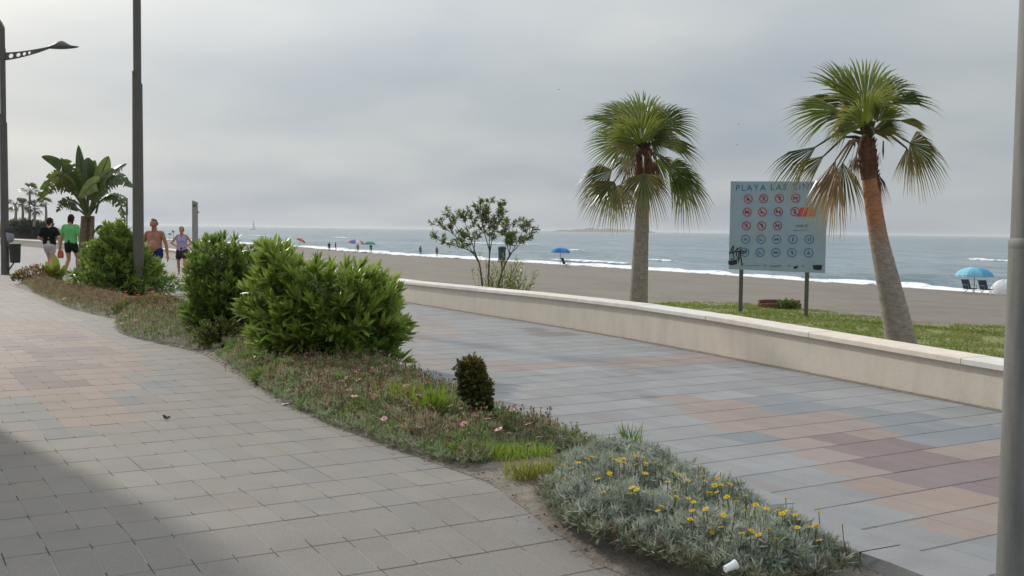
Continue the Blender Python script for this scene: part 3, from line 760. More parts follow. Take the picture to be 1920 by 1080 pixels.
def make_lamp(base, label):
    b = Vector(base); th = thing('street_lamp', label, 'street lamp', b, 'promenade street lamps')
    mb = MB(); tube(mb, [b + Vector((0, 0, z)) for z in (-.1, .0, .02, 2.4, 4.80)], [.135, .135, .127, .122, .112], 24); 
    # slanted upper rim of the lower tube
    n = 24; vs = []
    for k in range(n):
        a = 2 * math.pi * k / n; x = math.cos(a)
        vs.append(b + Vector((.112 * math.cos(a), .112 * math.sin(a), 4.80)))
    for k in range(n):
        a = 2 * math.pi * k / n; x = math.cos(a)
        vs.append(b + Vector((.112 * math.cos(a), .112 * math.sin(a), 4.98 - .17 * x)))
    mb.add(vs, [[k, (k + 1) % n, n + (k + 1) % n, n + k] for k in range(n)])
    mb.build('lower_pole', M['paint'], th, smooth=False)
    mb = MB(); vs = []; n = 20
    for z in (4.7, 6.5, 7.75):
        for k in range(n):
            a = 2 * math.pi * k / n; r = .088 if z < 7 else .08
            vs.append(b + Vector((r * math.cos(a), r * math.sin(a), z if z < 7.7 else 7.98 - 1.9 * r * math.cos(a))))
    mb.add(vs, [[j * n + k, j * n + (k + 1) % n, j * n + n + (k + 1) % n, j * n + n + k] for j in range(2) for k in range(n)] + [[2 * n + k for k in range(n)]])
    mb.build('upper_pole', M['paint'], th)
    mb = MB(); tube(mb, [b + Vector((0, 0, z)) for z in (6.86, 7.2)], [.10, .10], 20)
    # perforated arm: top and bottom edges with round holes left between webs
    L = 1.42; s = Vector((-LD.y, LD.x, 0)) * .018
    def edge(t): 
        zt = 7.10 + .09 * t ** 1.5 * 2.6 - .02 ; h = .20 * (1 - t) ** .8 + .05
        return zt, zt - h
    def plate(t0, t1, f0, f1, g0, g1):
        vs = []
        for t, a, c in ((t0, f0, g0), (t1, f1, g1)):
            zt, zb_ = edge(t); p = b + LD * (.08 + L * t)
            for q in (a, c):
                z = zb_ + (zt - zb_) * q
                vs += [Vector((p.x, p.y, z)) + s, Vector((p.x, p.y, z)) - s]
        mb.add(vs, [[0, 4, 6, 2], [1, 3, 7, 5], [2, 6, 7, 3], [0, 1, 5, 4], [0, 2, 3, 1], [4, 5, 7, 6]])
    holes = [(.13, .055), (.29, .05), (.42, .04), (.53, .03)]
    cuts = []
    tcur = 0.0
    for hc, hr in holes:
        plate(tcur, hc - hr, 0, 0, 1, 1)
        k = 8
        for i in range(k):
            ta, tb2 = hc - hr + 2 * hr * i / k, hc - hr + 2 * hr * (i + 1) / k
            ha = .30 * math.sqrt(max(0, 1 - ((ta - hc) / hr) ** 2)); hb = .30 * math.sqrt(max(0, 1 - ((tb2 - hc) / hr) ** 2))
            plate(ta, tb2, .5 + ha, .5 + hb, 1, 1); plate(ta, tb2, 0, 0, .5 - ha, .5 - hb)
        tcur = hc + hr
    for i in range(6): plate(tcur + (1 - tcur) * i / 6, tcur + (1 - tcur) * (i + 1) / 6, 0, 0, 1, 1)
    mb.build('arm', M['paint'], th)
    mb = MB(); lamp_head(mb, b + LD * 1.42 + Vector((0, 0, 7.27)), LD, .95, .34); mb.build('lamp_head', M['paint'], th, smooth=True)
    mb = MB(); box(mb, b + Vector((.03, -.122, .75)), .10, .02, .34, (1, 1, 1), bev=.008); mb.build('hatch', M['paint'], th)
    mb = MB(); tube(mb, [b + Vector((0, 0, z)) for z in (.0, .012)], [.2, .2], 20); mb.build('base_plate', M['paint'], th)
    return th
LAMP1 = g(10, 515); LAMP2 = g(260, 557)
make_lamp(LAMP1, 'dark street lamp with perforated arm and leaf-shaped head, litter bin on its pole')
make_lamp(LAMP2, 'dark lamp post in the planting bed, its head above the picture')
# far lamp, seen beside the lamp post in the bed
fp = at(238, 430, 190); fth = thing('street_lamp', 'tiny distant lamp post with short arm, seen under the banana tree leaves', 'street lamp', (fp.x, fp.y, 0), 'promenade street lamps')
mb = MB(); q = Vector((fp.x, fp.y, 0)); tube(mb, [q, q + Vector((0, 0, 3.4)), q + Vector((0, 0, 3.45)), q + Vector((0, 0, 6.4))], [.13, .13, .22, .18], 10); mb.build('pole', M['paint'], fth)
mb = MB(); tube(mb, [q + Vector((0, 0, 6.3)), q + Vector((-.6, 0, 6.75)), q + Vector((-1.4, 0, 7.0))], [.12, .12, .08], 8); lamp_head(mb, q + Vector((-1.3, 0, 7.0)), Vector((-1, 0, 0)), .9, .4); mb.build('arm', M['paint'], fth)

# galvanised pole close to the camera
def near_pole():
    Y = 4.55; px = lambda x, y: at(x, y, Y)
    a = px(1921, 1080); c = px(1963, 0)
    d = (c - a).normalized(); base = a - d * ((a.z + .35) / d.z); top = a + d * (6.4 / d.z)
    th = thing('galvanised_pole', 'grey galvanised pole with a welded ring close to the camera at the right edge', 'pole', base)
    k = base + d * ((HC - .03 - base.z) / d.z)
    mb = MB(); tube(mb, [base, k], [.115, .113], 40, cap=False); mb.build('lower_tube', M['galv'], th, smooth=True)
    mb = MB(); tube(mb, [k, k + d * 2.5, top], [.107, .105, .09], 40, cap=False); mb.build('upper_tube', M['galv'], th, smooth=True)
    mb = MB(); tube(mb, [k - d * .022, k - d * .012, k + d * .010, k + d * .022], [.1132, .1150, .1140, .108], 40, cap=False); mb.build('weld_ring', M['galv'], th, smooth=True)
    mb = MB(); tube(mb, [top, top + d * .03], [.094, .03], 20); mb.build('cap', M['galv'], th)
near_pole()

# litter bin on the first lamp
def litter_bin():
    c = LAMP1 + Vector((.38, -.12, 0)); th = thing('litter_bin', 'dark green litter bin clamped to the left street lamp', 'bin', c)
    z0, z1 = .40, .98; mb = MB()
    tube(mb, [c + Vector((0, 0, z)) for z in (z0 - .01, z0 + .02, z0 + .3, z1 - .03, z1)], [.13, .155, .165, .172, .176], 20); 
    mb.build('bin_body', M['bin'], th, smooth=False)
    mb = MB(); tube(mb, [c + Vector((0, 0, z)) for z in (z1 - .03, z1 + .015)], [.185, .182], 20, cap=False); tube(mb, [c + Vector((0, 0, z)) for z in (z1 + .001, z1 + .006)], [.17, .17], 20); mb.build('rim', M['bin'], th)
    mb = MB(); tube(mb, [LAMP1 + Vector((.1, -.03, .12)), c + Vector((-.05, 0, z0 - .02))], [.03, .025], 8); mb.build('bracket', M['paint'], th)
    mb = MB(); tube(mb, [LAMP1 + Vector((.1, -.03, .9)), c + Vector((-.15, 0, .9))], [.03, .03], 8); mb.build('bracket', M['paint'], th)
litter_bin()
def bin_bag():
    c = LAMP1 + Vector((.24, -.14, 1.25)); mb = MB(); ball(mb, c, .13, .1, .22, 12, (.30, .32, .36)); ball(mb, c + Vector((.02, -.01, .17)), .13, .1, .14, 12, (.07, .07, .08))
    me = [Vector(v) for v in mb.v]; mb.v = [tuple(v + Vector((1, 1, .6)) * .03 * noise.noise(v * 9)) for v in me]
    o = mb.build('bag', M['cloth'], loc=c, smooth=True); tag(o, 'small grey and black bag hanging on the left lamp post above the bin', 'bag')
bin_bag()

# totem post by the wall
def totem():
    b = g(366, 496); b = Vector((b.x, b.y, 0)); s = b.y / F
    th = thing('beach_post', 'weathered grey upright board post beside the woman in the lavender top', 'post', b)
    mb = MB(); w, d, h = 9.5 * s, .12, 1.65 + 44 * s
    vs = [b + Vector((i * w / 2, j * d / 2, z)) for z in (-.05, h) for j in (-1, 1) for i in (-1, 1)]
    vs[4].z += .08; vs[6].z += .08
    mb.add(vs, [[0, 2, 3, 1], [4, 5, 7, 6], [0, 1, 5, 4], [2, 6, 7, 3], [0, 4, 6, 2], [1, 3, 7, 5]])
    mb.build('board', mat('weathered_wood', (.27, .255, .225), rough=.85, var=.25, scale=6, stretch=(4, 4, .5)), th)
    mb = MB(); c = b + Vector((-.01, -d / 2 - .012, h - .14)); tube(mb, [c, c + Vector((0, -.03, 0))], [.06, .05], 14); mb.build('button', M['paint'], th)
    mb = MB(); box(mb, b + Vector((w / 2 + .035, 0, h - .42)), .07, .06, .05); mb.build('hook', M['paint'], th)
    for sg in (-1, 1):
        mb = MB(); tube(mb, [b + Vector((sg * w / 2, 0, .45)), b + Vector((sg * .42, -.05, .0))], [.03, .03], 8); mb.build('brace', M['paint'], th)
totem()

# ------------------------------------------------------------------ beach sign
def text_mesh(body, size, spacing=1.0):
    cu = bpy.data.curves.new('lettering_curve', 'FONT'); cu.body = body; cu.size = size; cu.space_character = spacing; cu.align_x = 'LEFT'; cu.resolution_u = 3
    o = bpy.data.objects.new('lettering_tmp', cu); COL.objects.link(o)
    bpy.context.view_layer.update()
    me = bpy.data.meshes.new_from_object(o.evaluated_get(bpy.context.evaluated_depsgraph_get()))
    vs = [v.co.copy() for v in me.vertices]; fs = [list(p.vertices) for p in me.polygons]
    bpy.data.objects.remove(o); bpy.data.curves.remove(cu); bpy.data.meshes.remove(me)
    return vs, fs
def beach_sign():
    zl = -.42
    p1 = g(1388, 584, zl); p2 = g(1511, 590, zl); e = (p2 - p1); sp = e.length; e.normalize(); nrm = Vector((e.y, -e.x, 0))
    KS = p1.lerp(p2, .5).y / 23.6; W_, H_ = 2.13 * KS, 1.97 * KS; s0 = -(1388 - 1365) / 181 * W_ 
    z0 = HC - .82 * KS
    O = Vector((p1.x, p1.y, 0)) + e * s0 + nrm * .05; 
    th = thing('beach_sign', 'pale blue beach rules board PLAYA LAS LINDES on two posts in the lawn', 'sign', (p1 + p2) / 2)
    def P(u, v, d=0.0): return O + e * (u * W_) + Vector((0, 0, z0 + (1 - v) * H_ - u * .03)) + nrm * d
    mb = MB()
    vs = [P(0, 1, 0), P(1, 1, 0), P(1, 0, 0), P(0, 0, 0), P(0, 1, .03), P(1, 1, .03), P(1, 0, .03), P(0, 0, .03)]
    mb.add(vs, [[0, 3, 2, 1], [4, 5, 6, 7], [0, 1, 5, 4], [1, 2, 6, 5], [2, 3, 7, 6], [3, 0, 4, 7]]); mb.build('panel', M['panel'], th)
    for p in (p1, p2):
        mb = MB(); tube(mb, [p - Vector((0, 0, .2)), Vector((p.x, p.y, 2.6))], [.055, .055], 14); mb.build('post', M['paint'], th)
    X = lambda x: (x - 95) / 690.0
    Yv = lambda y, x=300: (y - 78 - 18 * X(x)) / 640.0
    D = .034
    xw = 133
    for word in ('PLAYA', 'LAS', 'LINDES'):
        vs, fs = text_mesh(word, .19 * KS, 1.32); mb = MB()
        mb.add([P(X(xw), Yv(147, xw)) + e * v.x + Vector((0, 0, v.y)) + nrm * D for v in vs], fs, (.035, .10, .24)); mb.build('lettering', M['col'], th)
        xw += {'PLAYA': 252, 'LAS': 162, 'LINDES': 0}[word]
    def ring(mb, cx, cy, r, w, col, d=D):
        r *= KS; w *= KS; n = 30; c = P(X(cx), Yv(cy, cx), d); vs = []
        for rr in (r, r - w):
            for k in range(n):
                a = 2 * math.pi * k / n; vs.append(c + e * (rr * math.cos(a)) + Vector((0, 0, rr * math.sin(a))))
        mb.add(vs, [[k, (k + 1) % n, n + (k + 1) % n, n + k] for k in range(n)], col); return c
    def poly(mb, c, pts, col, d=0.0, KS=KS): mb.add([c + e * (x * KS) + Vector((0, 0, y * KS)) + nrm * d for x, y in pts], [list(range(len(pts)))], col)
    def disc(mb, c, x, y, r, col): poly(mb, c, [(x + r * math.cos(k * .6283), y + r * math.sin(k * .6283)) for k in range(10)], col)
    DK = (.03, .04, .07)
    def glyph(mb, c, k, col):
        q = -.001
        if k == 0: poly(mb, c, [(-.045, -.035), (.045, -.035), (0, .045)], col, q)
        elif k == 1: disc(mb, c, .01, .04, .014, col); poly(mb, c, [(-.012, .025), (.03, .02), (.02, -.015), (-.005, -.01)], col, q); poly(mb, c, [(-.04, -.045), (-.02, -.045), (.02, -.012), (0, -.008)], col, q)
        elif k == 2: poly(mb, c, [(-.03, .045), (.005, .05), (.03, .01), (.03, -.04), (.0, -.04)], col, q)
        elif k == 3: poly(mb, c, [(-.05, -.02), (-.045, .015), (.02, .02), (.045, .035), (.05, .01), (.03, -.005), (.03, -.04), (.02, -.04), (.015, -.01), (-.03, -.01), (-.035, -.04), (-.045, -.04)], col, q)
        elif k == 4: poly(mb, c, [(-.055, -.015), (.055, -.015), (.05, .005), (.02, .025), (-.03, .025), (-.05, .01)], col, q); disc(mb, c, -.03, -.02, .014, col); disc(mb, c, .03, -.02, .014, col)
        elif k == 5: poly(mb, c, [(-.05, -.005), (.03, -.01), (.05, -.03), (-.045, -.03)], col, q); disc(mb, c, -.03, .02, .014, col)
        elif k == 6: poly(mb, c, [(-.05, .03), (0, .005), (.05, .03), (.05, -.03), (0, -.005), (-.05, -.03)], col, q)
        elif k == 7: disc(mb, c, 0, .042, .014, col); poly(mb, c, [(-.02, .025), (.02, .025), (.014, -.05), (-.014, -.05)], col, q)
        elif k == 8: disc(mb, c, -.025, .035, .012, col); disc(mb, c, .025, .035, .012, col); poly(mb, c, [(-.038, .02), (-.012, .02), (-.015, -.045), (-.035, -.045)], col, q); poly(mb, c, [(.012, .02), (.038, .02), (.035, -.045), (.015, -.045)], col, q)
        elif k == 9: poly(mb, c, [(-.05, -.02), (.05, -.02), (.05, .0), (.01, .0), (.01, .03), (-.02, .03), (-.02, .0), (-.05, .0)], col, q)
    RED = (.42, .045, .06); BL = (.05, .13, .26)
    k = 0
    for y, xs in ((208, (227, 340, 453, 568)), (303, (222, 334, 448, 565)), (402, (219, 331, 445))):
        for x in xs:
            mb = MB(); c = ring(mb, x, y, .101, .02, RED, D + .002); glyph(mb, c, [0, 1, 2, 3, 4, 5, 6, 7, 1, 2, 3][k], DK)
            a = Vector((-.065, .065)); poly(mb, c, [(-.072, .058), (-.058, .072), (.072, -.058), (.058, -.072)], RED, .001)
            mb.build('prohibition_symbol', M['col'], th); k += 1
    k = 0
    for y, xs in ((500, (215, 328, 441, 556, 671)), (594, (212, 325, 437, 552, 669))):
        for x in xs:
            mb = MB(); c = ring(mb, x, y, .101, .017, BL, D + .002); glyph(mb, c, [9, 5, 4, 7, 8, 6, 5, 4, 2, 0][k], BL); mb.build('service_symbol', M['col'], th); k += 1
    mb = MB(); poly(mb, P(0, 0, D + .004), [(X(603) * W_, -Yv(282, 603) * H_), (X(585) * W_, -Yv(345, 590) * H_), (X(706) * W_, -Yv(345, 700) * H_), (X(718) * W_, -Yv(280, 715) * H_)], (.50, .05, .06), 0, 1); mb.build('red_banner', M['col'], th)
    def stroke(mb, pts, w, col, d):
        pv = [P(X(x), Yv(y, x), d) for x, y in pts]
        tube(mb, pv, [w] * len(pv), 5, col)
    random.seed(3)
    for y0, x0, x1, am, w in ((402, 572, 662, 14, .006), (436, 556, 668, 5, .004)):
        pts = [(x0 + (x1 - x0) * i / 22, y0 + am * math.sin(i * 1.9) * U(.4, 1)) for i in range(23)]
        mb = MB(); stroke(mb, pts, w, (.13, .2, .25), D); mb.build('script_line', M['col'], th)
    mb = MB(); stroke(mb, [(210 + 4 * i, 688 + U(-2.5, 2.5)) for i in range(30)], .006, (.2, .27, .3), D); mb.build('small_print', M['col'], th)
    for x, w in ((360, 8), (405, 6), (420, 5), (440, 12), (465, 10), (535, 9), (633, 6)):
        mb = MB(); stroke(mb, [(x - w, 690 + U(-4, 4)), (x + w, 688 + U(-5, 5))], .012, (.12, .15, .18), D); mb.build('small_emblem', M['col'], th)
    mb = MB()
    for pts in ([(100, 610), (118, 560), (128, 545), (125, 600), (135, 640)], [(130, 600), (160, 560), (150, 610), (165, 650), (172, 580)], [(150, 575), (185, 555), (178, 600), (190, 660), (200, 690), (185, 680)], [(95, 600), (140, 590), (200, 585), (225, 575), (205, 605), (185, 595)], [(110, 640), (150, 655), (180, 625), (165, 670)]):
        stroke(mb, pts, .013, (.02, .022, .025), D + .004)
    mb.build('graffiti', M['col'], th)
    for pts in ([(92, 655), (155, 655), (158, 680), (125, 688), (92, 684)], [(700, 688), (765, 686), (762, 720), (730, 722), (704, 716)], [(565, 700), (600, 690), (590, 712), (570, 714)]):
        mb = MB(); c = P(0, 0, D + .003); poly(mb, c, [(X(x) * W_, -Yv(y, x) * H_) for x, y in pts], (.02, .02, .022), 0, 1); mb.build('black_blot', M['col'], th)
beach_sign(); random.seed(11)

# old brick planter stump behind the sign
def brick_stump():
    c = g(1462, 574, -.45); zl = zlawn(c.x, c.y); th = thing('brick_planter', 'low broken ring of old red bricks on the lawn behind the sign', 'planter', (c.x, c.y, zl))
    mb = MB()
    for row in range(3):
        for k in range(16):
            a = 2 * math.pi * (k + .5 * (row % 2)) / 16
            if row == 2 and (k in (9, 10, 11, 3) or R() < .25): continue
            p = c + Vector((.55 * math.cos(a), .30 * math.sin(a), 0)); p.z = zl - .02 + .085 * row + .04
            tx = Vector((-math.sin(a) * .55, math.cos(a) * .30, 0)).normalized()
            box(mb, p, .2, .11, .078, shade((.20, .085, .06), .35), tx, Vector((-tx.y, tx.x, 0)), bev=.008)
    mb.build('brick_ring', M['bark_brick'], th)
    mb = MB()
    for _ in range(320):
        p = c + Vector((U(-.1, .35), U(-.55, -.25), 0)); p.z = zl; d = rdir(.2); leaf(mb, p + Vector((0, 0, U(0, .2))), d, rdir(), U(.10, .18), .04, shade((.13, .20, .05), .3))
    mb.build('weed', M['matleaf'], th)
brick_stump()

# ------------------------------------------------------------------ shrubs
LG = (.28, .40, .07); MG = (.175, .285, .05); OG = (.35, .41, .08); BG = (.14, .20, .08)
def dome_shrub(name, label, root, rx, ry, h, nst, lf, cols, L_=.13, W_=.022, low=.12, prof=None, stem_r=.008, lean=(0, 0), group=None, droop=.18, tuft=9, slope=.0):
    root = Vector(root); th = thing(name, label, 'shrub', root, group); fb = MB(); sb = MB()
    for i in range(nst):
        a = U(0, 6.283); q = R() ** .55
        hz = low + (1 - low) * (R() ** .8)
        pr = prof(hz) if prof else math.sqrt(max(.02, 1 - max(0, (hz - .35) / .68) ** 2.4))
        lump = 1 + .17 * noise.noise(Vector((math.cos(a) * 2.2, math.sin(a) * 2.2, hz * 3.2 + root.x))) + (U(.04, .16) if R() < .12 else 0)
        rr = pr * (.62 + .38 * q) * lump
        hz2 = hz * (1 + .12 * noise.noise(Vector((math.cos(a) * 2.4 * rr, math.sin(a) * 2.4 * rr, root.y))) + U(-.06, .06)) * (1 - slope * math.cos(a) * rr)
        tgt = root + Vector((math.cos(a) * rx * rr + lean[0] * hz, math.sin(a) * ry * rr + lean[1] * hz, h * hz2))
        st = root + Vector((math.cos(a) * rx * .25 * R(), math.sin(a) * ry * .25 * R(), 0))
        c1 = st.lerp(tgt, .5) + Vector((0, 0, .22 * h * hz))
        def B(t): return st * (1 - t) ** 2 + c1 * (2 * t * (1 - t)) + tgt * t * t
        pts = [B(t / 6) for t in range(7)]
        tube(sb, pts, [stem_r * (1 - .12 * k) for k in range(7)], 4, (1, 1, 1), cap=False)
        base = random.choice(cols)
        for k in range(lf):
            t = .42 + .58 * (k / lf) ** .9; p = B(t)
            d = (B(min(1, t + .05)) - B(t - .05)).normalized()
            o = rdir(-.3); o = (o - d * o.dot(d)); 
            if o.length < .1: continue
            o.normalize(); up_ = .55 + .5 * t
            dd = (d * up_ * .7 + o * (1.3 - .35 * t) + Vector((0, 0, .12))).normalized()
            fresh = max(0, (t - .8) / .2)
            c = mixc(base, OG, fresh * .7 * R()) if hz > .3 else mixc(base, MG, .3)
            if R() < .05: c = (.30, .30, .09)
            leaf(fb, p, dd, Vector((0, 0, 1)) + rdir() * .4, L_ * U(.7, 1.15), W_ * U(.8, 1.2), shade(c, .32), droop * U(.3, 1.6))
        for k in range(tuft):
            d = (B(1) - B(.9)).normalized(); dd = (d * 1.3 + rdir() * .8 + Vector((0, 0, .3))).normalized()
            leaf(fb, B(1), dd, rdir(), L_ * U(.5, .95), W_ * U(.7, 1), shade(mixc(base, OG, .5 * R()), .2), .05)
    fb.build('foliage', M['leaf'], th); sb.build('stems', M['wood'], th)
    return th
OLG = 'oleander bushes in the planting bed'
r1 = g(608, 690); 
def profC(h): return (1 - .20 * max(0, (h - .45) / .55) ** 2) * (.90 + .12 * min(1, h * 3))
dome_shrub('oleander_bush', 'big bright green oleander bush, nearest of the three in the bed', r1, .86, .62, 1.22, 440, 20, [LG, LG, MG, (.165, .265, .045)], L_=.215, W_=.043, low=.04, slope=.15, prof=profC, group=OLG)
r2 = g(415, 643)
dome_shrub('oleander_bush', 'dark dense oleander bush just behind the biggest one', r2, .56, .5, 1.36, 280, 20, [MG, MG, (.13, .22, .04)], L_=.18, W_=.036, low=.05, slope=.10, prof=lambda h: (.72 + .28 * min(1, h * 1.6)) * (1 - .35 * max(0, (h - .5) / .5) ** 2), group=OLG, lean=(.06, 0))
r2b = g(455, 655)
r3 = g(222, 557)
dome_shrub('oleander_bush', 'wide mid green oleander bush at the foot of the tall lamp post', r3 + Vector((.05, .45, 0)), 1.38, .8, 1.62, 380, 20, [LG, MG, (.165, .265, .045)], L_=.20, W_=.04, low=.05, slope=.14,
           prof=lambda h: (1.0 - .84 * max(0, (h - .12) / .88) ** 1.05), group=OLG, lean=(-.30, 0))
rl = g(398, 655)
dome_shrub('yellow_leaved_shrub', 'low olive yellow shrub at the foot of the dark oleander', rl + Vector((.12, -.05, 0)), .33, .25, .42, 120, 14, [(.17, .17, .03), (.12, .14, .03), (.08, .11, .025)], L_=.05, W_=.03, low=.1, tuft=5)

# sparse windblown oleander behind the wall
def sparse_shrub():
    Y = 24.5; root = at(915, 560, Y); root.z = zb(root.x, root.y); th = thing('sparse_shrub', 'straggly bare-stemmed shrub on the sand just behind the wall', 'shrub', root)
    fb = MB(); sb = MB()
    def bez(P, n=25):
        fine = []
        for k in range(n):
            t = k / (n - 1); a = [P[i].lerp(P[i + 1], t) for i in range(3)]; b = [a[i].lerp(a[i + 1], t) for i in range(2)]; fine.append(b[0].lerp(b[1], t))
        return fine
    stems = [(((908, 548), (903, 515), (902, 490), (888, 472)), [((868, 462), (846, 462), (818, 448)), ((862, 455), (846, 430), (826, 424)), ((874, 450), (852, 425), (846, 405)), ((880, 440), (872, 420), (868, 402)), ((892, 450), (890, 425), (884, 408))]),
             (((918, 550), (913, 510), (920, 480), (917, 455)), [((906, 430), (902, 400), (898, 374)), ((918, 425), (914, 400), (918, 382)), ((925, 430), (930, 405), (938, 390)), ((922, 440), (938, 420), (934, 398)), ((908, 430), (898, 415), (905, 395))]),
             (((926, 548), (936, 510), (948, 492), (958, 474)), [((958, 455), (960, 440), (962, 422)), ((975, 462), (985, 440), (998, 434)), ((970, 458), (975, 440), (988, 420)), ((950, 460), (946, 440), (952, 424))])]
    for main, forks in stems:
        dy = U(-.4, .4); P = [at(x, y, Y + dy * k / 3) for k, (x, y) in enumerate(main)]; P[0] = Vector((P[0].x, P[0].y, root.z - .02)); fm = bez(P)
        tube(sb, fm, [.026 - .012 * k / 24 for k in range(25)], 7, (1, 1, 1))
        for fk in forks:
            st = fm[int(U(16, 25))]; dz = U(-.5, .5); fine = bez([st] + [at(x, y, Y + dy + dz * (k + 1) / 3) for k, (x, y) in enumerate(fk)])
            tube(sb, fine, [.012 - .009 * k / 24 for k in range(25)], 5, (1, 1, 1))
            for tw in range(12):
                t0 = int(U(6, 25)); o = rdir(-.3); L = U(.10, .30); tip = fine[t0] + (o + Vector((0, 0, .45)) + (fine[24] - fine[20]).normalized() * .6).normalized() * L
                tube(sb, [fine[t0], fine[t0].lerp(tip, .5) + rdir() * .02, tip], [.005, .004, .002], 4, (1, 1, 1), cap=False)
                for k in range(21):
                    p = fine[t0].lerp(tip, U(.3, 1)); d = (rdir() + (tip - fine[t0]).normalized() * .8).normalized()
                    leaf(fb, p, d, rdir(), U(.07, .13), .022, shade(random.choice([BG, MG, (.22, .18, .06), (.15, .18, .07), (.12, .15, .06)]), .35), .2)
    for _ in range(90):   # fresh shoots round the foot
        p = root + Vector((U(-.15, .75), U(-.3, .3), 0)); d = (rdir(.2) * .7 + Vector((.1, 0, 1))).normalized(); h = U(.6, 1.4)
        tube(sb, [p, p + d * h], [.006, .003], 4, (1, 1, 1), cap=False)
        for k in range(14): 
            q = p + d * (h * U(.25, 1)); leaf(fb, q, (d + rdir() * .9).normalized(), rdir(), U(.08, .13), .02, shade(random.choice([LG, OG, (.13, .16, .04)]), .25), .15)
    fb.build('foliage', M['leaf'], th); sb.build('stems', M['wood'], th)
sparse_shrub()

# topiary stump
def topiary():
    base = g(908, 813); th = thing('clipped_shrub', 'short clipped bushy column shrub with small bronze green leaves, standing alone in the bed', 'shrub', base)
    Y = base.y; sb = MB(); fb = MB()
    ax = [at(912, 802, Y), at(903, 758, Y), at(892, 718, Y), at(884, 682, Y)]; rr = [.055, .10, .098, .072]
    tube(sb, [base - Vector((0, 0, .03))] + ax, [.022, .02, .016, .012, .008], 8); 
    sd = [at(898, 768, Y), at(868, 736, Y - .02), at(862, 684, Y)]
    tube(sb, [ax[1]] + sd, [.008, .008, .006, .004], 6)
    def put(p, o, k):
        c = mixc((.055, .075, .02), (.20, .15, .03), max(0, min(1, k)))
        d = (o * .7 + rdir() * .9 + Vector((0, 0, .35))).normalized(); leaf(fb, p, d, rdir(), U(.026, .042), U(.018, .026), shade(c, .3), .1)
    for _ in range(3600):
        t = R() ** .9 * 2.999; i = int(t); f = t - i; c = ax[i].lerp(ax[i + 1], f); r = rr[i] * (1 - f) + rr[i + 1] * f
        o = rdir(); lump = 1 + .55 * noise.noise((c + o * .1) * 13)
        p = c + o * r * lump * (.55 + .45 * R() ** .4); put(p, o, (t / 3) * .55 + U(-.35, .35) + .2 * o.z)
    for _ in range(700):
        t = R() * 1.999; i = int(t); c = sd[i].lerp(sd[i + 1], t - i); o = rdir(); put(c + o * .045 * R(), o, .1)
    fb.build('foliage', M['leaf'], th); sb.build('stems', M['wood'], th)
topiary()

